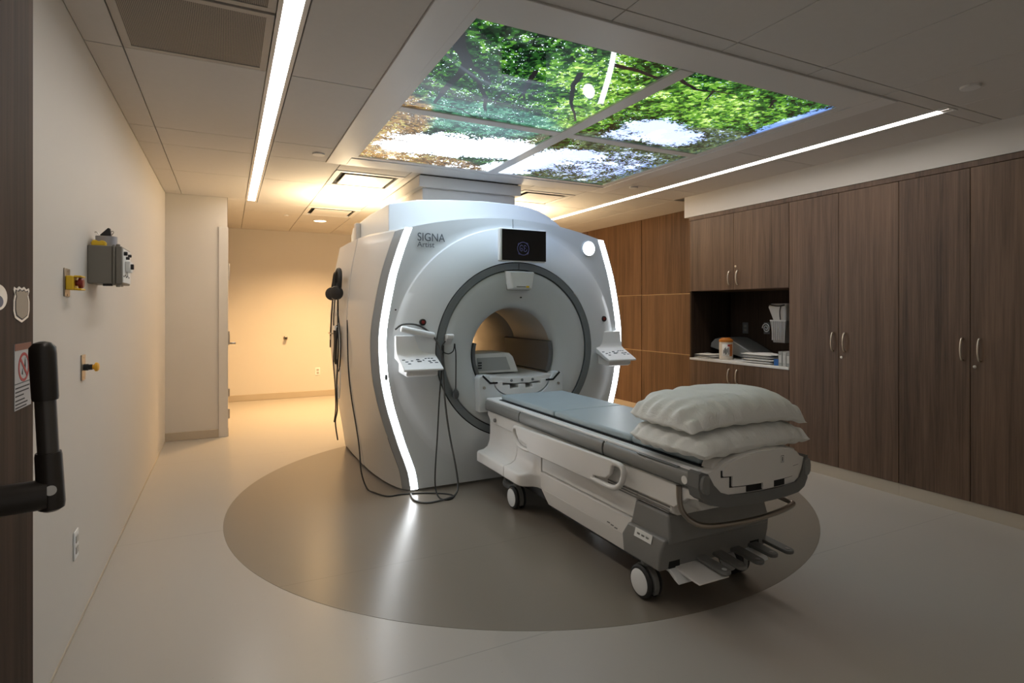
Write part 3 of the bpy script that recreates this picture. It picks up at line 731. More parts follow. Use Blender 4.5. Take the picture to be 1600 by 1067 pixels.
bd = thing('shield_sticker', (XD, 1.302, 1.311), 'tan shield-shaped sticker with silver outline on the wood door', 'sticker')
on_door([(a * .088, b * .032) for a, b in sh], 1.302, 1.311, 0, .001).build('outline', M['silver'], bd)
on_door([(a * .072, b * .0275) for a, b in sh], 1.302, 1.311, .001, .0014).build('dark_border', M['ink'], bd)
on_door([(a * .066, b * .0255) for a, b in sh], 1.302, 1.311, .0014, .0017).build('face', M['gold'], bd)
ov = thing('oval_sticker', (XD, 1.20, 1.322), 'pale oval sticker cut by the left picture edge on the wood door', 'sticker')
on_door([(.042 * math.cos(2 * PI * k / 28), .021 * math.sin(2 * PI * k / 28)) for k in range(28)], 1.185, 1.322, 0, .001).build('oval', M['silver'], ov)
on_door([(.022 * math.cos(2 * PI * k / 28), .010 * math.sin(2 * PI * k / 28)) for k in range(28)], 1.185, 1.315, .001, .0014).build('centre', mat('oval blue', (.06, .07, .14), .5), ov)
# ================================================================== SCANNER
AX = 1.975                                  # axis of the bore in X
YF = 3.95                                   # plane of the front cover's outer edge
mr = thing('mri_scanner', (AX, 4.8, 0), 'large white MRI scanner with glowing curved edge strips and round bore', 'scanner')
WT = [(0.0, .785), (.02, .785), (.10, .792), (.17, .808), (.293, .857), (.474, .915), (.634, .962), (.80, .996), (.913, 1.006), (1.025, 1.013), (1.163, 1.010), (1.36, .978), (1.56, .937), (1.72, .886), (1.80, .858), (1.905, .820), (2.0, .78)]
def smooth_tab(tab, z):
    # smoothed piecewise-linear lookup
    return sum(interp(tab, z + d) for d in (-.06, -.03, 0, .03, .06)) / 5 if z > .08 else interp(tab, z)
def topz(x): return 2.003 - .128 * (abs(x) / .86) ** 2
def outline(off, n=26, zlow=.02):
    """right bottom -> right top -> left top -> left bottom, x relative to the axis"""
    pts = []
    zt = 1.88
    for it in range(20): zt = topz(smooth_tab(WT, zt) + off)
    for i in range(n + 1):
        z = lerp(zlow, zt, i / n); pts.append((smooth_tab(WT, z) + off, z))
    x1 = pts[-1][0]; m = 22
    for i in range(1, m): x = lerp(x1, -x1, i / m); pts.append((x, topz(x)))
    for i in range(n, -1, -1):
        z = lerp(zlow, zt, i / n); pts.append((-(smooth_tab(WT, z) + off), z))
    return pts
OUT = outline(.030)
def ray_out(cx, cz, th, poly):
    dx, dz = math.cos(th), math.sin(th); best = 1e9
    for (x0, z0), (x1, z1) in zip(poly, poly[1:] + poly[:1]):
        ex, ez = x1 - x0, z1 - z0; det = dx * -ez + ex * dz
        if abs(det) < 1e-12: continue
        qx, qz = x0 - cx, z0 - cz
        t = (qx * -ez + ex * qz) / det; u = (dx * qz - dz * qx) / det
        if t > 0 and -1e-9 <= u <= 1 + 1e-9: best = min(best, t)
    return best
RZ, RR, DR, DZ = 1.0, .662, .947, .978
NA = 200
rings = [[] for _ in range(12)]
for k in range(NA):
    th = 2 * PI * k / NA; c, s_ = math.cos(th), math.sin(th)
    fade = min(1, max(0, (s_ - .10) / .5))          # the raised disc melts into the cover low down
    R = ray_out(0, DZ, th, OUT)
    a = (RR * c, RZ + RR * s_); dr_ = min(DR, R - .012); b = (dr_ * c, DZ + dr_ * s_); o = (R * c, DZ + R * s_)
    dpt = .022 * fade
    j = 0
    for i in range(7):
        t = i / 6
        rings[j].append((AX + lerp(a[0], b[0], t), 3.848 + (.098 - dpt) * t ** 1.5, lerp(a[1], b[1], t))); j += 1
    e = (dr_ + .004); rings[j].append((AX + e * c, 3.946 - dpt * .15, DZ + e * s_)); j += 1
    e = dr_ + .010; rings[j].append((AX + e * c, 3.947, DZ + e * s_)); j += 1
    for t in (.35, .7, 1):
        rings[j].append((AX + lerp(e * c, o[0], t), 3.947 + .003 * t, lerp(DZ + e * s_, o[1], t))); j += 1
MB().loft(rings).build('front_cover', M['mriwhite'], mr, smooth=True, ang=50)
# dark ring in two halves with a hair gap at the top
def arc_ring(r0, r1, y0, y1, a0, a1, n=70):
    rr = []
    for (r, y) in ((r0, y1), (r0, y0), (r1, y0), (r1, y1)):
        rr.append([(AX + r * math.cos(lerp(a0, a1, i / n)), y, RZ + r * math.sin(lerp(a0, a1, i / n))) for i in range(n + 1)])
    return MB().loft(rr, False)
g = .004
for a0, a1 in ((-PI / 2 + g, PI / 2 - g), (PI / 2 + g, 3 * PI / 2 - g)):
    o = arc_ring(.606, .655, 3.842, 3.90, a0, a1).build('dark_ring', M['mrigrey'], mr, smooth=True); o['label'] = 'dark grey half ring around the bore'
arc_ring(.596, .668, 3.868, 3.872, 0, 2 * PI, 160).build('ring_groove', M['void'], mr)
# inner disc and bore liner
BZ, BR_ = .965, .352
rr = []
for (r, cz, y) in ((.599, RZ, 3.90), (.599, RZ, 3.855), (.592, RZ, 3.850), (.54, .995, 3.852), (.46, .982, 3.862), (.40, .972, 3.878), (.372, .967, 3.90), (.357, BZ, 3.93), (BR_, BZ, 3.98)):
    rr.append([(AX + r * math.cos(2 * PI * k / 120), y, cz + r * math.sin(2 * PI * k / 120)) for k in range(120)])
MB().loft(rr).build('bore_face', M['mriinner'], mr, smooth=True, ang=60)
rr = []
for (r, y) in ((BR_, 3.98), (BR_, 4.6), (BR_, 4.606), (BR_ - .003, 4.608), (BR_ - .003, 5.45), (.37, 5.60), (.42, 5.72), (.50, 5.77)):
    rr.append([(AX + r * math.cos(2 * PI * k / 120), y, BZ + r * math.sin(2 * PI * k / 120)) for k in range(120)])
MB().loft(rr).build('bore_liner', M['bore'], mr, smooth=True, ang=60)
arc = []
# edge band (chamfer) and shells
O1 = outline(.030); O2 = outline(.072)
rings = [[(AX + x, 3.950, z) for x, z in O1], [(AX + x * 1.0, 3.962, z) for x, z in outline(.040)], [(AX + x, 4.000, z) for x, z in O2]]
MB().loft(rings, False).build('edge_band', M['band'], mr, smooth=True, ang=70)
WS = [(0, .965), (.2, .995), (.4, 1.03), (.65, 1.068), (.9, 1.098), (1.25, 1.108), (1.6, 1.075), (1.80, 1.035), (1.90, 1.015), (2.1, .98)]
def shell(y, s, tin=0.0):
    """outline at depth y; s: 0 = band outline, 1 = full width"""
    pts = []; base = outline(.074)
    for x, z in base:
        if abs(x) > .80 or z < 1.85:
            w = lerp(abs(x), smooth_tab(WS, z), s) - tin
            pts.append((AX + math.copysign(w, x), y, z))
        else: pts.append((AX + x * lerp(1, 1.16, s), y, z - .02 * s))
    return pts
st = [(4.000, 0), (4.05, .19), (4.15, .45), (4.30, .70), (4.45, .86), (4.60, .96), (4.745, 1.0)]
MB().loft([shell(y, s) for y, s in st], False).build('side_shell', M['mriside'], mr, smooth=True, ang=50)
st = [(4.747, 1.0, .016), (4.756, 1.0, -.004), (5.20, 1.0, -.010), (5.55, 1.0, -.008), (5.68, 1.0, .03), (5.76, 1.0, .10), (5.79, 1.0, .20)]
MB().loft([shell(y, s, t) for y, s, t in st], False).build('rear_shell', M['mriside'], mr, smooth=True, ang=50)
# back cover: outline to bore mouth
base = [(p[0] - AX, p[2]) for p in shell(5.79, 1.0, .20)]
rings = [[], []]
for k in range(120):
    th = 2 * PI * k / 120; R = ray_out(0, BZ, th, base)
    rings[0].append((AX + R * math.cos(th), 5.79, BZ + R * math.sin(th))); rings[1].append((AX + .50 * math.cos(th), 5.77, BZ + .5 * math.sin(th)))
MB().loft(rings).build('back_cover', M['mriside'], mr, smooth=True)
# dark plinth line under the shell
MB().box(AX - .74, AX + .74, 4.05, 5.62, 0.0, .03).build('plinth', M['void'], mr)
# top hump
hp = [(-.915, 1.80), (-.915, 2.072), (-.905, 2.085), (-.80, 2.108), (-.685, 2.131), (-.427, 2.152), (-.15, 2.165), (.141, 2.160), (.26, 2.147), (.345, 2.127), (.43, 2.093), (.52, 2.04), (.60, 1.98), (.66, 1.92), (.68, 1.80)]
rings = [[(AX + x * sx, y, z - dz) for x, z in hp] for y, sx, dz in ((4.16, 1, .0), (4.19, 1, 0), (4.75, 1.02, 0), (5.40, 1.02, .02), (5.62, .99, .06), (5.68, .95, .14))]
MB().loft(rings, False, True, True).build('top_hump', M['mriwhite'], mr, bevel=.006, smooth=True)
MB().box(AX - .975, AX - .93, 5.05, 5.14, 1.80, 2.06).build('top_post', M['mriside'], mr, bevel=.01)
# glowing edge strips
for sx in (-1, 1):
    a_, b_ = [], []
    zs_ = [lerp(.02, 1.885 if sx < 0 else 1.885, i / 60) for i in range(61)]
    for z in zs_:
        w = smooth_tab(WT, z)
        a_.append((AX + sx * (w - .026), 3.9478, z)); b_.append((AX + sx * (w + .024), 3.9478, z))
    mb = MB().loft([[(x, y + .004, z) for x, y, z in a_], a_, b_, [(x, y + .004, z) for x, y, z in b_]], False)
    o = mb.build('light_strip', M['led'], mr, smooth=True, ang=60); o['label'] = 'glowing white curved edge strip'
# round lamp upper right, buttons
def onface(x, z, y=3.935): return (AX + x, y, z)
MB().lathe(onface(.70, 1.808, 3.952), (0, -1, 0), [(0, .066), (.012, .066), (.016, .062), (.016, .058)], 36, False).build('lamp_bezel', M['mriwhite'], mr, smooth=True)
MB().lathe(onface(.70, 1.808, 3.952), (0, -1, 0), [(.0, .058), (.013, .058)], 36).build('round_lamp', M['led'], mr)
for x, z, y in ((-.748, 1.214, 3.868), (.817, 1.226, 3.894)):
    b = MB().lathe(onface(x, z, y), (0, -1, 0), [(-.02, .023), (.010, .023), (.012, .016), (.006, .013)], 24).build('stop_button', M['dark'], mr, smooth=True)
    MB().lathe(onface(x, z, y), (0, -1, 0), [(.006, .012), (.013, .012), (.015, .006)], 20).build('button_cap', M['red'], b, smooth=True)
# sensor dots
for x, z, y in ((-.92, 1.301, 3.946), (.023, 1.395, 3.850)): MB().lathe(onface(x, z, y), (0, -1, 0), [(-.01, .006), (.002, .006)], 12).build('sensor_dot', M['dark'], mr)
MB().sphere((AX - .987, 3.945, .83), .012, .006, .022).build('strip_button', M['mrigrey'], mr, smooth=True)
# lettering
R90 = Matrix.Rotation(PI / 2, 4, 'X')
o = text_mesh('lettering', 'SIGNA', .083, M['inkgrey'], Matrix.Translation((AX - .765, 3.9405, 1.796)) @ R90 @ Matrix.Diagonal((.87, 1, 1, 1)), mr); o['label'] = 'grey SIGNA lettering'
o = text_mesh('lettering', 'Artist', .055, M['inkgrey'], Matrix.Translation((AX - .765, 3.9405, 1.752)) @ R90, mr); o['label'] = 'small grey Artist lettering'
# seam above the display
MB().box(AX - .0012, AX + .0012, 3.9425, 3.952, 1.93, 2.002).build('cover_seam', M['mrigrey'], mr)
# display
sy = 3.755
dp = MB().box(AX - .200, AX + .189, sy, sy + .045, 1.657, 1.904).build('display', M['white'], mr, bevel=.012, seg=4); dp['label'] = 'black display in white housing above the bore'
MB().box(AX - .184, AX + .186, sy - .0025, sy + .002, 1.665, 1.894).build('screen', M['screen'], dp, bevel=.008, seg=3)
MB().cyl((AX, sy + .02, 1.77), (AX, 3.93, 1.80), .045, n=20).build('mount_arm', M['white'], dp, smooth=True)
lg = MB(); lx, lz, lr = AX - .010, 1.755, .048
def circ(r, n=28, a0=0, a1=2 * PI, cx=0, cz=0): return [(lx + cx + r * math.cos(lerp(a0, a1, i / n)), sy - .0028, lz + cz + r * math.sin(lerp(a0, a1, i / n))) for i in range(n + (0 if abs(a1 - a0 - 2 * PI) < 1e-6 else 1))]
MB().tube(circ(lr), .0018, 6, 1, True).build('logo_ring', M['logo'], dp)
for q in range(4):
    MB().tube(circ(.012, 8, q * PI / 2 + .4, q * PI / 2 + 2.0, .043 * math.cos(q * PI / 2 + .8), .043 * math.sin(q * PI / 2 + .8)), .0014, 6, 2).build('logo_swirl', M['logo'], dp)
G_ = [(-.004, .018), (-.012, .026), (-.022, .022), (-.028, .008), (-.026, -.008), (-.018, -.018), (-.009, -.014), (-.007, -.002), (-.013, .004), (-.019, -.002)]
E_ = [(.026, .016), (.018, .024), (.008, .020), (.008, .008), (.018, .004), (.008, -.002), (.006, -.014), (.016, -.022), (.028, -.014), (.030, -.004)]
for pts in (G_, E_): MB().tube([(lx + a, sy - .0028, lz + b) for a, b in pts], .0017, 6, 3).build('logo_letter', M['logo'], dp)
# camera module under the ring
cmz = [(-.115, 1.592), (.115, 1.592), (.092, 1.452), (-.092, 1.452)]
rings = [[(AX + x * s1, y, 1.525 + (z - 1.525) * s1) for x, z in cmz] for y, s1 in ((3.858, 1.0), (3.815, .97), (3.790, .90), (3.782, .82))]
cm = MB().loft(rings, True, False, True).build('camera_module', M['white'], mr, bevel=.006, seg=3)
MB().loft([[(AX + x * s1, 3.8555, 1.525 + (z - 1.525) * s1) for x, z in cmz] for s1 in (1.0, 1.035)]).build('module_gap', M['mrigrey'], cm)
MB().box(AX + .030, AX + .058, 3.781, 3.80, 1.466, 1.482).build('indicator', M['yellow'], cm, bevel=.003)
MB().box(AX - .05, AX + .028, 3.7805, 3.80, 1.470, 1.477).build('slot', M['darkgrey'], cm)
# control panels
def control_panel(x0, x1, yb, hood, mirror=1):
    p = [(yb, 1.118), (yb - .030, 1.124), (yb - .040, 1.118), (yb - .052, 1.03), (yb - .062, 1.000), (yb - .085, .982), (yb - .240, .912), (yb - .252, .902), (yb - .250, .892), (yb - .232, .890), (yb - .08, .945), (yb, .96)]
    o = MB().prism(p, 'X', AX + x0, AX + x1).build('control_panel', M['white'], mr, bevel=.010, seg=3)
    o['label'] = 'white angled button panel'
    us = [(yb, .965), (yb - .10, .935), (yb - .222, .892), (yb - .215, .858), (yb - .195, .850), (yb, .862)]
    MB().prism(us, 'X', AX + x0 + .028, AX + x1 - .028).build('panel_underside', M['white'], o, bevel=.010, seg=2)
    w = x1 - x0
    lay = [(.10, .10, .03, .012), (.16, .075, .028, .012), (.20, .05, .028, .014), (.30, .085, .022, .010), (.46, .10, .030, .016), (.48, .078, .040, .020), (.60, .09, .018, .010), (.68, .11, .020, .010), (.76, .11, .020, .010), (.84, .108, .022, .010), (.74, .075, .026, .016), (.76, .055, .026, .012), (.86, .08, .030, .018), (.90, .055, .030, .014)]
    for fx, fy, bw, bd_ in lay:
        y = yb - .235 + fy; z = .982 - .070 * ((yb - .085 - y) / .155) + .001
        MB().box(AX + x0 + w * fx - bw * .35, AX + x0 + w * fx + bw * .35, y - bd_ * .5, y + bd_ * .5, z - .003, z + .0022).build('button', M['inkgrey'], o, bevel=.001, seg=1)
    return o
control_panel(-.935, -.660, 3.925, True)
control_panel(.715, .985, 3.930, False)
# white handle roll above the left panel with the dark hood line behind it
MB().lathe((AX - .912, 3.842, 1.172), (.236, .0, -.052), [(0, .012), (.004, .020), (.012, .0225), (.236, .0225), (.244, .020), (.248, .012)], 18).build('handle_roll', M['white'], mr, smooth=True)
# docking shelf under the bore
dk = MB(); y0, y1 = 3.785, 3.875
pr = [(-.352, .56), (-.352, .80), (-.335, .823), (-.275, .823), (-.235, .765), (-.205, .755)]
u_ = [(.235 * math.cos(a), .772 + .128 * math.sin(a)) for a in [PI + .12 + i * (PI - .24) / 18 for i in range(19)]]
pr = pr + u_ + [(-x, z) for x, z in reversed(pr)]
dk.prism(pr, 'Y', y0, y1)
dk.build('docking_front', M['mriwhite'], mr, bevel=.006, seg=2)
uu = [(.226 * math.cos(a), .772 + .119 * math.sin(a)) for a in [PI + .05 + i * (PI - .10) / 20 for i in range(21)]]
ins = MB().prism([(-.226, .775), *uu, (.226, .775), (.16, .775), (.16, .745), (.09, .745), (.09, .718), (.03, .718), (.03, .745), (-.03, .745), (-.03, .718), (-.10, .718), (-.10, .745), (-.16, .745), (-.16, .775)], 'Y', y0 + .006, 3.99).build('cradle_insert', M['white'], mr, bevel=.003)
for sx in (-1, 1): MB().lathe((AX + sx * .312, y0, .735), (0, -1, 0), [(-.005, .011), (.010, .010), (.012, .006)], 14).build('docking_pin', M['steel'], mr, smooth=True)
for sx in (-1, 1): MB().prism([(AX + sx * a, b) for a, b in ((.318, .826), (.262, .774), (.205, .772), (.205, .760), (.268, .760), (.330, .818))], 'Y', 3.782, 3.80).build('cradle_shadow', M['void'], mr)  # black wedges stand in for the shadow along the cradle sides
# cradle top in the bore
MB().prism([(-.262, .790), (-.240, .770), (-.06, .752), (.06, .752), (.240, .770), (.262, .790), (.262, .806), (.20, .806), (.12, .796), (-.12, .796), (-.20, .806), (-.262, .806)], 'Y', 3.80, 5.60).build('cradle', M['white'], mr, bevel=.004)
for x in (-.085, .005, .095): MB().lathe((AX + x, 3.7995, .775), (0, -1, 0), [(-.002, .011), (.004, .010), (.005, .006)], 12).build('cradle_latch', M['mrigrey'], mr)
# ---- things inside the bore
def wall_pad(a0, a1, y0, y1, label):
    rr = []; n = 10; R0, R1 = .318, .346
    prof = [(R1, 0), (R0, 0)]
    ring = []
    for y in (y0, y0 + .01, y1 - .01, y1):
        e = .012 if y in (y0, y1) else 0
        ring.append([(AX + (R0 + e) * math.cos(lerp(a0, a1, i / n)), y, BZ + (R0 + e) * math.sin(lerp(a0, a1, i / n))) for i in range(n + 1)] + [(AX + R1 * math.cos(lerp(a1, a0, i / n)), y, BZ + R1 * math.sin(lerp(a1, a0, i / n))) for i in range(n + 1)])
    return tag(MB().loft(ring, True, True, True).build('bore_pad', M['padgrey'], smooth=True, ang=40), label, 'pad', 'grey pads inside the bore')
wall_pad(math.radians(-27), math.radians(15), 3.93, 4.75, 'dark grey curved pad lining the right wall of the bore')
wall_pad(math.radians(180 + 27), math.radians(180 - 15), 3.93, 4.75, 'dark grey curved pad lining the left wall of the bore')
hs = thing('head_support', (AX - .13, 4.1, .806), 'white angular head support standing on the table top inside the bore', 'support')
MB().prism([(-.285, .808), (.105, .808), (.055, .93), (.02, .962), (-.285, .962)], 'Y', 4.05, 4.40).build('block', M['white'], hs, bevel=.008, seg=2)
MB().prism([(-.255, .828), (.03, .828), (-.01, .93), (-.255, .93)], 'Y', 4.044, 4.05).build('recess_panel', mat('recess grey', (.40, .42, .43), .5), hs, bevel=.002)
for i in range(3): MB().box(AX - .25, AX - .22, 4.041, 4.044, .845 + i * .02, .856 + i * .02).build('marking', M['ink'], hs)
for o in hs.children:
    if o.name.startswith(('block', 'recess')):
        for v in o.data.vertices: v.co.x += AX
for nm in ('docking_front', 'cradle_insert', 'cradle'):
    for v in bpy.data.objects[nm].data.vertices: v.co.x += AX
# ---- ceiling box over the scanner
cb = thing('ceiling_column_box', (AX, 5.35, 2.1), 'white boxed column between scanner top and ceiling', 'column')
MB().box(1.49, 2.375, 4.70, 5.95, 2.05, 2.345).build('box', M['soffit'], cb, bevel=.003)
MB().box(1.448, 2.415, 4.655, 6.0, 2.345, H - .012).build('collar', M['soffit'], cb, bevel=.003)
MB().box(1.47, 2.395, 4.68, 5.97, H - .012, H - .0002).build('shadow_gap', M['void'], cb)
# ---- uplights on the back of the scanner (they wash the ceiling)
def uplight(x, label):
    t = thing('uplight', (x, 5.93, 1.86), label, 'light', 'warm uplights behind the scanner')
    MB().box(x - .14, x + .14, 5.81, 6.03, 1.84, 1.90).build('housing', M['darkgrey'], t, bevel=.005)
    l = bpy.data.lights.new('uplight_lamp', 'AREA'); l.energy = UP_W; l.color = (1, .78, .48); l.shape = 'RECTANGLE'; l.size = .24; l.size_y = .16; l.spread = math.radians(180)
    lo = bpy.data.objects.new('uplight_lamp', l); C.objects.link(lo); lo.location = (x, 5.93, 1.915); lo.rotation_euler = (PI, 0, 0); link_parent(lo, t)
    MB().box(x - .12, x + .12, 5.85, 6.01, 1.90, 1.908).build('lens', M['lamp'], t)
    MB().box(x - .02, x + .02, 5.795, 5.812, 1.85, 1.88).build('bracket', M['darkgrey'], t)
uplight(1.20, 'warm uplight on the back of the scanner, left side')
uplight(2.85, 'warm uplight on the back of the scanner, right side')

# ================================================================== CABLES, HEADPHONES
tag(MB().tube([(.868, 4.735, 1.218), (.856, 4.626, .854), (.862, 4.529, .619), (.873, 4.406, .422), (.873, 4.289, .282), (.87, 4.20, .12), (.90, 4.15, .012), (.93, 4.05, .006), (.994, 3.93, .006), (1.093, 3.925, .006), (1.226, 3.89, .006), (1.376, 3.797, .006), (1.405, 3.72, .006), (1.345, 3.675, .006), (1.300, 3.72, .012), (1.292, 3.78, .06), (1.296, 3.80, .177), (1.315, 3.81, .415), (1.332, 3.81, .709), (1.352, 3.80, .959), (1.36, 3.81, 1.05)], .0052, 7, 5).build('black_cable', M['rubber'], smooth=True), 'thin black cable running from the scanner side over the floor to the front', 'cable')
tag(MB().tube([(1.04, 3.90, 1.165), (1.09, 3.875, 1.20), (1.20, 3.865, 1.19), (1.30, 3.845, 1.11), (1.345, 3.80, .98), (1.36, 3.785, .687), (1.393, 3.78, .433), (1.436, 3.775, .209), (1.455, 3.77, .06), (1.42, 3.74, .008), (1.332, 3.69, .007), (1.198, 3.675, .007), (1.135, 3.76, .007), (1.15, 3.90, .007)], .0068, 7, 5).build('grey_cable', mat('grey cable', (.07, .07, .068), .5), smooth=True), 'thicker dark grey cable hanging in front of the scanner to a floor loop', 'cable')
sq = thing('squeeze_bulb', (1.455, 3.815, .69), 'dark squeeze bulb hanging on a looped black tube from a white hook', 'squeeze bulb')
MB().tube([(1.375, 3.81, 1.08), (1.352, 3.815, 1.045), (1.362, 3.815, 1.005), (1.40, 3.812, .990), (1.435, 3.812, 1.01), (1.445, 3.812, 1.06), (1.450, 3.815, 1.03), (1.456, 3.815, .97), (1.455, 3.815, .74)], .0042, 7, 5).build('tube', M['rubber'], sq, smooth=True)
MB().lathe((1.455, 3.815, .745), (0, 0, -1), [(0, .005), (.010, .008), (.025, .020), (.045, .024), (.065, .020), (.078, .010), (.080, .002)], 18).build('bulb', mat('grey rubber bulb', (.06, .065, .07), .5), sq, smooth=True)
hk = MB().prism([(3.862, 1.125), (3.80, 1.130), (3.795, 1.118), (3.80, 1.095), (3.825, 1.085), (3.845, 1.06), (3.862, 1.05)], 'X', 1.385, 1.437).build('hook', M['white'], bevel=.008, seg=3)
tag(hk, 'small white hook on the bore surround holding the squeeze bulb tube', 'hook')
# headphones on the side of the scanner
hd = thing('headphones', (.855, 5.0, 1.35), 'black over-ear headphones hanging on the left side of the scanner', 'headphones')
hx = .845
MB().tube([(hx, 4.87, 1.47), (hx, 4.84, 1.57), (hx + .005, 4.89, 1.63), (hx + .005, 4.98, 1.63), (hx, 5.04, 1.57), (hx, 5.06, 1.47)], .018, 8, 5).build('headband', M['rubber'], hd, smooth=True)
MB().tube([(hx + .01, 5.02, 1.50), (hx + .012, 5.10, 1.60), (hx + .012, 5.18, 1.62), (hx + .01, 5.24, 1.55), (hx, 5.25, 1.48)], .010, 8, 5).build('headband_strap', M['rubber'], hd, smooth=True)
MB().lathe((hx - .02, 4.87, 1.44), (-.55, -.6, 0), [(-.03, .036), (-.012, .054), (.008, .058), (.026, .052), (.034, .030), (.035, .002)], 24).build('ear_cup', M['dark'], hd, smooth=True)
MB().lathe((hx - .015, 5.14, 1.44), (-.55, -.6, 0), [(-.03, .036), (-.012, .054), (.008, .058), (.026, .052), (.034, .030), (.035, .002)], 24).build('ear_cup', M['dark'], hd, smooth=True)
MB().tube([(hx - .035 + .05 * math.cos(a) * .6, 4.87 - .0 + .05 * math.cos(a) * -.7, 1.44 + .052 * math.sin(a)) for a in [i * PI / 8 for i in range(16)]], .004, 6, 2, True).build('cup_rim', M['silver'], hd, smooth=True)
def cord(pts, r, m, name, label):
    return tag(MB().tube(pts, r, 6, 4).build(name, m, smooth=True), label, 'cord', 'cords hanging on the scanner side')
cord([(.85, 4.97, 1.39), (.852, 4.98, 1.2), (.853, 4.97, 1.0), (.852, 5.0, .82), (.85, 5.03, .66), (.853, 5.02, .45), (.85, 5.10, .33), (.85, 4.98, .20)], .0062, M['rubber'], 'headset_cord', 'thick black cord hanging lowest from the headphones')
cord([(.85, 5.12, 1.40), (.852, 5.20, 1.2), (.852, 5.16, 1.0), (.85, 5.20, .85), (.85, 5.10, .62), (.85, 5.08, .45), (.85, 5.16, .32)], .0052, M['rubber'], 'headset_cord', 'thin black cord hanging beside the thick headphone cord')
cord([(.85, 5.22, 1.42), (.85, 5.30, 1.25), (.85, 5.36, 1.05), (.85, 5.37, .96)], .006, M['rubber'], 'headset_cord', 'short black cord at the rear edge of the scanner side')
cord([(.852, 5.0, 1.30), (.855, 4.92, 1.15), (.853, 4.86, 1.0), (.852, 4.89, .84), (.852, 4.98, .78), (.852, 5.06, .88)], .005, M['rubber'], 'headset_cord', 'black cord looped below the headphones')
cord([(.855, 5.12, 1.25), (.855, 5.05, 1.30), (.857, 4.99, 1.22), (.857, 4.93, 1.05), (.858, 4.90, .8), (.858, 4.92, .62), (.858, 4.98, .55), (.857, 5.02, .66)], .004, M['white'], 'air_tube', 'thin pale tube looping down among the black cords')
sc = thing('cord_bundle', (.845, 5.05, .9), 'bundle of coiled black cord tied below the headphones', 'cord bundle')
for i in range(5): MB().tube([(.848 - .008 * (i % 2), 5.0 + .02 * i, 1.17 - .01 * i), (.84, 4.985 + .02 * i, 1.05), (.842, 5.02 + .022 * i, .90), (.846, 5.06 + .02 * i, .84 + .01 * i), (.848, 5.045 + .02 * i, .98), (.848, 5.02 + .02 * i, 1.15)], .008, 6, 4).build('coil', M['rubber'], sc, smooth=True)
MB().box(.828, .856, 4.99, 5.09, 1.125, 1.165).build('tie', M['white'], sc, bevel=.004)
cr = thing('wall_hook', (.86, 5.36, 1.09), 'small metal cross hook at the rear of the scanner side', 'hook')
MB().box(.84, .90, 5.30, 5.42, 1.082, 1.094).build('crossbar', M['nickel'], cr, bevel=.002)
MB().box(.845, .857, 5.352, 5.368, 1.03, 1.15).build('stem', M['nickel'], cr, bevel=.002)
for o in list(bpy.data.objects):
    if o.parent is None and o.name.split('.')[0] in ('headphones', 'headset_cord', 'air_tube', 'cord_bundle', 'wall_hook'): o.location.x -= .016
# ================================================================== PATIENT TABLE
TX = 1.975
pt = thing('patient_table', (TX, 2.7, 0), 'wheeled white and grey patient table docked to the scanner', 'patient table')
def sym(poly): return poly + [(2 * TX - a, b) for a, b in reversed(poly)]
# deck
MB().box(TX - .300, TX + .300, 1.70, 3.775, .640, .664).build('deck', M['white'], pt, bevel=.006)
MB().box(TX - .262, TX + .262, 1.72, 3.640, .6638, .6668).build('pad_gap', M['dark'], pt)
# pad in segments
for y0, y1 in ((2.905, 3.625), (2.185, 2.9), (1.74, 2.18)):
    MB().box(TX - .252, TX + .252, y0, y1, .6668, .704).build('pad', M['pad'], pt, bevel=.014, seg=4)
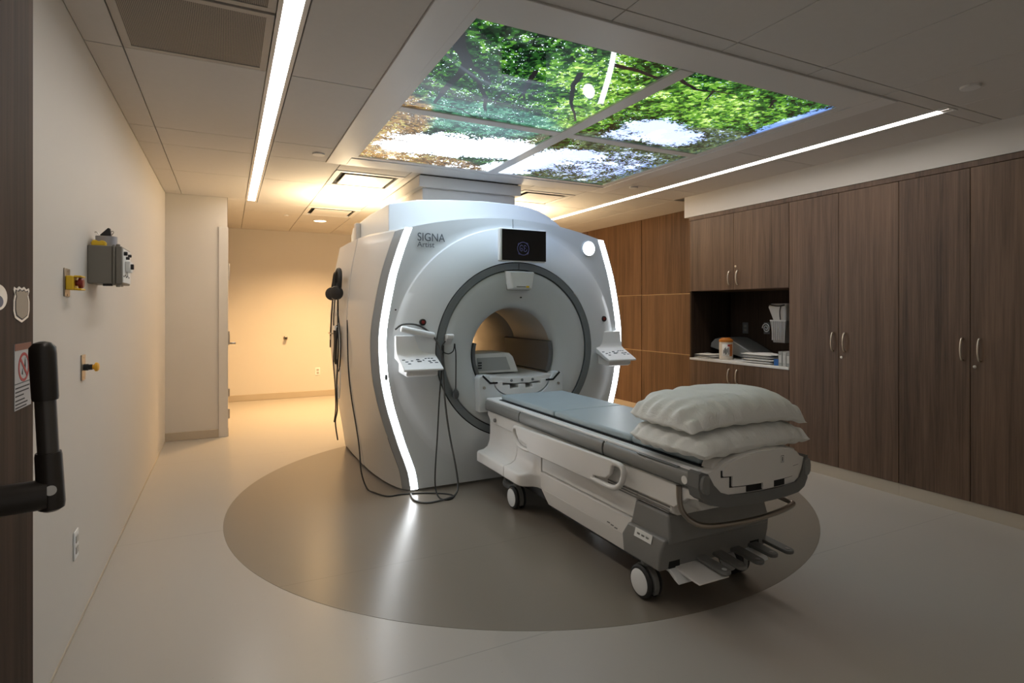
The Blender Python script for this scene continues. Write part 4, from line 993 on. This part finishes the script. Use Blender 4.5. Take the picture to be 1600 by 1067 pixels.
# grey side rails in three lengths, rounded outside
for sx in (-1, 1):
    prof = [(.300, .652), (.308, .650), (.316, .640), (.320, .620), (.318, .595), (.308, .580), (.292, .574), (.280, .580), (.280, .645)]
    for y0, y1 in ((3.230, 3.78), (2.326, 3.220), (1.655, 2.314)):
        rings = [[(TX + sx * (x - e), y, z if e == 0 else .612 + (z - .612) * .9) for x, z in prof] for y, e in ((y0, 0), (y1 - (.03 if y1 > 3.7 else 0), 0), (y1, .014 if y1 > 3.7 else 0))]
        o = MB().loft(rings, True, True, True).build('side_rail', M['tablegrey'], pt, bevel=.002, seg=1); o['label'] = 'grey side rail'
    MB().box(*(sorted((TX + sx * .27, TX + sx * .312))), 1.72, 3.76, .584, .640).build('rail_core', M['dark'], pt)
    # white carrier strip under the rail
    p = [(3.755, .548), (3.70, .500), (3.30, .492), (3.24, .47), (1.84, .47), (1.76, .53), (1.70, .54), (1.70, .574), (3.755, .576)]
    MB().prism(p, 'X', *(sorted((TX + sx * .268, TX + sx * .298)))).build('carrier_strip', M['tablewhite'], pt, bevel=.005)
    # thin pale slot line along the rail, latch knobs
    MB().box(*(sorted((TX + sx * .317, TX + sx * .3205))), 2.34, 3.05, .566, .572).build('slot_line', M['white'], pt)
    MB().box(*(sorted((TX + sx * .300, TX + sx * .316))), 1.80, 2.06, .6515, .655).build('rail_groove', M['mrigrey'], pt)
    MB().lathe((TX + sx * .298, 3.62, .528), (sx, 0, 0), [(0, .014), (.012, .013), (.014, .007)], 16).build('latch_knob', M['darkgrey'], pt, smooth=True)
    MB().lathe((TX + sx * .317, 1.755, .612), (sx, 0, 0), [(0, .017), (.003, .017), (.0035, .012)], 20).build('round_cap', M['tablewhite'], pt, smooth=True)
    # side guard: board with a loop handle at each end
    gx0, gx1 = sorted((TX + sx * .328, TX + sx * .350))
    body = [(3.222, .562), (3.20, .520), (3.165, .492), (3.10, .482), (3.062, .478), (3.062, .440), (2.36, .446), (2.355, .478), (2.30, .484), (2.25, .492), (2.215, .520), (2.205, .560), (2.150, .585), (2.21, .590), (3.20, .570)]
    g = MB().prism(body, 'X', gx0, gx1).build('side_guard', M['tablewhite'], pt, bevel=.007, seg=3); g['label'] = 'white side guard with loop handles'
    gx = (gx0 + gx1) / 2
    MB().tube([(gx, 3.20, .557), (gx, 3.240, .552), (gx, 3.250, .520), (gx, 3.222, .478), (gx, 3.165, .450), (gx, 3.09, .446), (gx, 3.04, .450)], .0135, 10, 5).build('loop_handle', M['tablewhite'], g, smooth=True, ang=80)
    MB().tube([(gx, 2.20, .578), (gx, 2.145, .575), (gx, 2.126, .550), (gx, 2.140, .500), (gx, 2.19, .462), (gx, 2.28, .455), (gx, 2.38, .458)], .0135, 10, 5).build('loop_handle', M['tablewhite'], g, smooth=True, ang=80)
    for y in (2.45, 3.0): MB().box(*(sorted((TX + sx * .295, TX + sx * .330))), y - .02, y + .02, .50, .55).build('guard_bracket', M['darkgrey'], pt)
# upper body under the deck
MB().prism([(-.283, .330), (-.283, .50), (-.262, .640), (.262, .640), (.283, .50), (.283, .330)], 'Y', 2.10, 2.99).build('body_upper', M['tablewhite'], pt, bevel=.008)
# ribs under the guard at the near end
MB().prism([(-.283, .435), (-.283, .50), (-.262, .640), (.262, .640), (.283, .50), (.283, .435), (.25, .42), (-.25, .42)], 'Y', 1.86, 2.098).build('body_end', M['tablewhite'], pt, bevel=.010)
MB().prism([(-.268, .500), (-.262, .640), (.262, .640), (.268, .500), (.24, .478), (-.24, .478)], 'Y', 1.735, 1.858).build('body_nose', M['tablewhite'], pt, bevel=.010)
for sx in (-1, 1):
    for i in range(4):
        MB().box(*(sorted((TX + sx * .283, TX + sx * .287))), 1.88, 2.32, .432 + i * .012, .437 + i * .012).build('groove_line', M['darkgrey'], pt)
# lower cover with a crease
for nm, z0, z1, w0, w1 in (('lower_cover', .235, .328, .296, .293), ('lower_cover', .150, .235, .278, .296)):
    yl = lambda z: interp([(.15, 2.92), (.231, 2.981), (.33, 2.992)], z)
    yr = lambda z: interp([(.15, 2.189), (.256, 2.165), (.34, 2.115)], z)
    MB().loft([[(TX - w, yl(z), z), (TX - w, yr(z), z), (TX + w, yr(z), z), (TX + w, yl(z), z)] for z, w in ((z0, w0), (z1, w1))], True, True, True).build(nm, M['tablewhite'], pt, bevel=.003)
for i in range(3): MB().box(TX - .2985, TX - .292, 2.23 + i * .03, 2.25 + i * .03, .245 + .004 * i, .250 + .004 * i).build('vent_mark', M['tablegrey'], pt)
# dock body with flared foot
def footsec(y, f, w=.285):
    k = f
    half = [(w, .60), (w, .42), (w + .006 * k, .362), (w + .020 * k, .326), (w + .050 * k, .307), (w + .090 * k, .300), (w + .100 * k, .292), (w + .102 * k, .280), (w + .102 * k, .228), (w + .09 * k, .222)]
    return [(TX - a, y, z) for a, z in half] + [(TX + a, y, z) for a, z in reversed(half)]
MB().loft([footsec(y, f) for y, f in ((2.996, .02), (3.03, .08), (3.055, .30), (3.068, .62), (3.085, .86), (3.11, .97), (3.14, 1), (3.305, 1))], True, True, True).build('dock_foot', M['tablewhite'], pt, bevel=.004, smooth=True)
MB().loft([footsec(y, f) for y, f in ((3.309, 1), (3.745, 1))], True, True, True).build('dock_foot', M['tablewhite'], pt, bevel=.004, smooth=True)
MB().box(TX - .22, TX + .22, 3.02, 3.70, .13, .224).build('underframe', M['dark'], pt)
MB().box(TX - .20, TX + .20, 2.10, 3.02, .09, .152).build('underframe', M['dark'], pt)
# grey hoses under the dock
for x, dz in ((TX - .24, 0), (TX - .19, .012)): MB().tube([(x, 3.42, .11 + dz), (x + .03, 3.55, .07), (x + .06, 3.70, .05), (x + .12, 3.80, .06)], .022, 8, 4).build('dock_hose', M['tablegrey'], pt, smooth=True)
# near-end housing
MB().loft([[(TX - w, y1, z), (TX - w, y0, z), (TX + w, y0, z), (TX + w, y1, z)] for z, w, y0, y1 in ((.30, .300, 1.86, 2.125), (.345, .300, 1.86, 2.115), (.425, .292, 1.88, 2.10))], True, True, True).build('end_housing', M['darkgrey'], pt, bevel=.010, seg=3)
MB().loft([[(TX - w, y1, z), (TX - w, y0, z), (TX + w, y0, z), (TX + w, y1, z)] for z, w, y0, y1 in ((.178, .325, 1.90, 2.148), (.262, .330, 1.885, 2.152), (.322, .318, 1.87, 2.12))], True, True, True).build('end_base', M['darkgrey'], pt, bevel=.010, seg=3)
lb = MB().quad((TX - .3205, 2.06, .318), (TX - .3205, 1.945, .318), (TX - .331, 1.945, .282), (TX - .331, 2.06, .282)).build('label_plate', M['paper'], pt, solid=.002)
for i in range(3): MB().box(TX - .329, TX - .3255, 1.965 + i * .03, 1.982 + i * .03, .296, .303).build('label_mark', M['tablegrey'], lb)
for sx in (-1, 1):
    MB().box(*(sorted((TX + sx * .215, TX + sx * .275))), 1.893, 1.905, .185, .235).build('brake_slot', M['void'], pt)
    MB().prism([(1.93, .185), (1.90, .190), (1.862, .168), (1.84, .150), (1.836, .140), (1.862, .150), (1.90, .172), (1.93, .172)], 'X', *(sorted((TX + sx * .195, TX + sx * .275)))).build('brake_tab', M['white'], pt, bevel=.004)
# casters
def caster(x, y, sx):
    w = MB().lathe((x - .040, y, .0745), (1, 0, 0), [(0, .056), (.002, .066), (.010, .0735), (.020, .0735), (.026, .064)], 32).lathe((x + .040, y, .0745), (-1, 0, 0), [(0, .056), (.002, .066), (.010, .0735), (.020, .0735), (.026, .064)], 32)
    root = MB().lathe((x - .0145, y, .0745), (1, 0, 0), [(0, .060), (.001, .062), (.028, .062), (.029, .060)], 32).build('caster', M['boxgrey'], pt, smooth=True)
    for s1 in (-1, 1):
        MB().lathe((x + s1 * .040, y, .0745), (-s1, 0, 0), [(0, .054), (.002, .066), (.010, .0737), (.019, .0737), (.025, .064)], 32).build('wheel', M['rubber'], root, smooth=True)
        MB().lathe((x + s1 * .0402, y, .0745), (s1, 0, 0), [(-.003, .058), (.001, .057), (.003, .052), (.004, .02)], 32).build('hub_cap', M['white'], root, smooth=True)
    arcp = []
    for (r, xx) in ((.060, -.013), (.078, -.013), (.078, .013), (.060, .013)):
        arcp.append([(x + xx, y - .0 + r * math.cos(a), .0745 + r * math.sin(a)) for a in [math.radians(180 + 30 - i * 14) for i in range(15)]])
    MB().loft(arcp + [arcp[0]], False).build('fork', M['tablegrey'], root, smooth=True)
    MB().cyl((x, y, .145), (x, y, .225), .022, n=16).build('stem', M['tablegrey'], root, smooth=True)
for x, y in ((1.698, 3.335), (2.252, 3.335), (1.700, 2.045), (2.250, 2.045)): caster(x, y, 1)
# foot pedals
MB().prism([(1.935, .196), (1.78, .176), (1.752, .172), (1.752, .166), (1.78, .166), (1.935, .178)], 'X', 1.735, 1.905).build('pedal_tray', M['tablewhite'], pt, bevel=.003)
for x, tip, c in ((1.885, 1.735, 'tablegrey'), (1.985, 1.738, 'darkgrey'), (2.095, 1.742, 'bumper'), (2.208, 1.762, 'bumper'), (2.305, 1.755, 'bumper')):
    n = 10; o2 = [(x - .030, 1.97), (x - .027, tip + .024)] + [(x + .027 * math.cos(a), tip + .024 + .024 * math.sin(a)) for a in [PI + i * PI / n for i in range(1, n)]] + [(x + .027, tip + .024), (x + .030, 1.97)]
    rings = [[(a, b, .198 - (1.97 - b) * .06 + dz) for a, b in o2] for dz in (0, .016)]
    p = MB().loft(rings, True, True, True).build('foot_pedal', M[c], pt, bevel=.004, seg=2)
    MB().lathe((x, tip + .026, .198 - (1.97 - tip - .026) * .06 + .016), (0, 0, 1), [(-.002, .011), (.0012, .011)], 16).build('pedal_dot', M['tablegrey' if c != 'tablegrey' else 'white'], p)
# push bar
MB().tube([(1.668, 1.800, .575), (1.668, 1.797, .52), (1.672, 1.785, .475), (1.692, 1.750, .440), (1.74, 1.712, .426), (1.86, 1.690, .424), (2.0, 1.682, .426), (2.14, 1.690, .430), (2.245, 1.712, .434), (2.270, 1.735, .436), (2.268, 1.77, .440), (2.255, 1.83, .452)], .0115, 12, 6).build('push_bar', M['bronze'], pt, smooth=True, ang=80)
# end cap: grey bumper, white shield, stepped cradle end
def bow(x): return 1.622 + .055 * (abs(x) / .325) ** 2.2
def bowed(poly, y_off, th, name, m, parent, bev=.004):
    # plate following the bowed end: fan from polygon outline
    n = len(poly)
    f = [(TX + x, bow(x) + y_off, z) for x, z in poly]; b = [(TX + x, bow(x) + y_off + th, z) for x, z in poly]
    return MB().loft([f, b], True, True, True).build(name, m, parent, bevel=bev)
def dens(poly, step=.03):
    out = []
    for (a, b), (c, d) in zip(poly, poly[1:] + poly[:1]):
        k = max(1, int(math.hypot(c - a, d - b) / step))
        out += [(lerp(a, c, i / k), lerp(b, d, i / k)) for i in range(k)]
    return out
def plate(poly, y_off, th, name, m, parent):
    """bowed plate triangulated from strips so that it curves in X"""
    xs = sorted({round(lerp(-.33, .33, i / 44), 5) for i in range(45)} | {round(p[0], 5) for p in poly})
    mb = MB()
    def spans(x):
        zz = []
        for (a, b), (c, d) in zip(poly, poly[1:] + poly[:1]):
            if (a <= x < c) or (c <= x < a): zz.append(lerp(b, d, (x - a) / (c - a)))
        return sorted(zz)
    for x0, x1 in zip(xs, xs[1:]):
        s0 = spans(x0 + 1e-7); s1 = spans(x1 - 1e-7)
        if len(s0) != len(s1): continue
        for i in range(0, len(s0) - 1, 2):
            ya, yb = bow(x0) + y_off, bow(x1) + y_off
            v = [(TX + x0, ya, s0[i]), (TX + x1, yb, s1[i]), (TX + x1, yb, s1[i + 1]), (TX + x0, ya, s0[i + 1])]
            w = [(a, b + th, c) for a, b, c in v]
            k = len(mb.v); mb.v += v + w
            mb.f += [(k, k + 1, k + 2, k + 3), (k + 7, k + 6, k + 5, k + 4), (k, k + 4, k + 5, k + 1), (k + 3, k + 2, k + 6, k + 7), (k, k + 3, k + 7, k + 4), (k + 1, k + 5, k + 6, k + 2)]
    return mb.build(name, m, parent)
bump = [(-.322, .655), (-.312, .662), (-.286, .655), (-.262, .610), (-.232, .578), (-.195, .566), (.195, .566), (.232, .578), (.262, .610), (.286, .655), (.312, .662), (.322, .655), (.325, .60), (.315, .560), (.28, .532), (.22, .520), (-.22, .520), (-.28, .532), (-.315, .560), (-.325, .60)]
plate(bump, -.004, .06, 'end_bumper', M['bumper'], pt)
sh = [(-.287, .656), (-.262, .611), (-.232, .579), (-.195, .567), (.195, .567), (.232, .579), (.262, .611), (.287, .656), (.24, .672)] + [(.24 * math.cos(a), .664 + .066 * math.sin(a)) for a in [i * PI / 14 for i in range(1, 14)]] + [(-.24, .672)]
plate(sh, .004, .05, 'end_shield', M['tablewhite'], pt)
stp = [(-.225, .664), (-.225, .640), (-.185, .640), (-.185, .598), (-.105, .598), (-.105, .575), (-.03, .575), (-.03, .598), (.035, .598), (.035, .575), (.11, .575), (.11, .598), (.17, .598), (.17, .640), (.225, .640), (.225, .664)]
dk_ = [(-.228, .664), (-.228, .636), (-.190, .636), (-.190, .594), (-.110, .594), (-.110, .570), (.115, .570), (.115, .594), (.176, .594), (.176, .636), (.229, .636), (.229, .664)]
plate(dk_, .002, .004, 'stepped_gap', M['void'], pt)
cr_ = [(-.222, .664), (-.222, .642), (-.183, .642), (-.183, .600), (-.030, .600), (-.030, .574), (.034, .574), (.034, .600), (.168, .600), (.168, .642), (.223, .642), (.223, .664)] + [(.223 * math.cos(a), .664 + .062 * math.sin(a)) for a in [i * PI / 14 for i in range(1, 14)]]
ce_ = plate(cr_, -.006, .03, 'cradle_end', M['tablewhite'], pt)
ic = MB().box(TX + .078, TX + .098, bow(.09) - .0068, bow(.09) - .004, .668, .696).build('pictogram', M['ink'], ce_)
MB().box(TX + .080, TX + .096, bow(.09) - .0074, bow(.09) - .0066, .670, .694).build('pictogram_face', M['tablewhite'], ce_)
MB().sphere((TX + .088, bow(.09) - .0074, .688), .003, .0006, .003, 10, 6).box(TX + .0855, TX + .0905, bow(.09) - .0080, bow(.09) - .0070, .673, .685).build('pictogram_figure', M['ink'], ce_)
# head end hollow of the deck
MB().prism([(-.255, .664), (-.235, .700), (-.15, .716), (.15, .716), (.235, .700), (.255, .664)], 'Y', 1.672, 1.735).build('head_lip', M['tablewhite'], pt, bevel=.008)
for o in pt.children:
    if o.name.split('.')[0] in ('body_upper', 'body_end', 'body_nose', 'head_lip'):
        for v in o.data.vertices: v.co.x += TX

# ================================================================== PILLOWS
def pillow(name, cx, cy, cz, a, b, h, hb, rot, seed, label, droop):
    rnd = random.Random(seed); mb = MB(); N = 64; Mv = 44
    ph = [rnd.uniform(0, 6.28) for _ in range(12)]
    folds = [(rnd.uniform(-.9, .9), rnd.choice((-1, 1)) * rnd.uniform(.75, .95), rnd.uniform(-.5, .5), rnd.uniform(.04, .09), rnd.uniform(.08, .19)) for _ in range(22)]
    cr, sr = math.cos(rot), math.sin(rot)
    top, bot = [], []
    for i in range(N + 1):
        for j in range(Mv + 1):
            u = -1 + 2 * i / N; v = -1 + 2 * j / Mv
            kx = math.sqrt(1 - .30 * v * v * (.4 + .6 * u * u)); ky = math.sqrt(1 - .30 * u * u * (.4 + .6 * v * v))
            ear = 1 + .07 * (u * v) ** 4
            x = a * u * kx * ear; y = b * v * ky * ear
            t = max(0, 1 - abs(u) ** 3.2) ** .45 * max(0, 1 - abs(v) ** 3.2) ** .45
            edge = (1 - t) * min(1, t * 3)
            w1 = .16 * math.sin(19 * v + 3 * u + ph[0]) * abs(u) ** 2 + .16 * math.sin(24 * u - 4 * v + ph[1]) * abs(v) ** 2 + .05 * math.sin(13 * u + 11 * v + ph[2])
            f = 0
            for fu, fv, sl, wd, am in folds:
                d = (u - fu - sl * (v - fv)) / wd
                f += am * math.exp(-d * d) * math.exp(-((v - fv) / .45) ** 2)
            big = .13 * math.sin(2.6 * u + ph[3]) * math.cos(1.9 * v + ph[4]) - .16 * math.exp(-((u + .12 + .35 * v) / .13) ** 2) * (.5 + .5 * v)
            zt = h * (t * (1 + big - .55 * f * (1 - t * .5)) + w1 * edge * 1.3)
            zb = -hb * (t ** .8 + w1 * edge)
            dz = -droop * (abs(u) ** 3.2) * (.8 if u < 0 else 1.0) - droop * .45 * max(0, -v) ** 3
            X = cx + x * cr - y * sr; Y = cy + x * sr + y * cr
            top.append((X, Y, cz + max(zt, .0) + dz + .003)); bot.append((X, Y, cz + min(zb, 0) + dz * .9 - .003))
    m_ = Mv + 1; K = len(top); mb.v = top + bot
    for i in range(N):
        for j in range(Mv):
            q = (i * m_ + j, (i + 1) * m_ + j, (i + 1) * m_ + j + 1, i * m_ + j + 1)
            mb.f.append(q); mb.f.append(tuple(K + k for k in reversed(q)))
    per = [j for j in range(Mv)] + [i * m_ + Mv for i in range(N)] + [N * m_ + j for j in range(Mv, 0, -1)] + [i * m_ for i in range(N, 0, -1)]
    for q in range(len(per)): mb.f.append((per[q], K + per[q], K + per[(q + 1) % len(per)], per[(q + 1) % len(per)]))
    o = mb.build(name, M['linen'], smooth=True, ang=80)
    sd = o.modifiers.new('soft', 'SUBSURF'); sd.levels = 1; sd.render_levels = 1
    return tag(o, label, 'pillow', 'two pillows on the table')
pillow('pillow', 1.985, 1.885, .764, .375, .245, .062, .052, math.radians(3), 4, 'lower white pillow lying flat on the patient table', .030)
pillow('pillow', 1.992, 1.905, .864, .368, .232, .086, .036, math.radians(-2), 9, 'upper white pillow on top of the other pillow', .050)
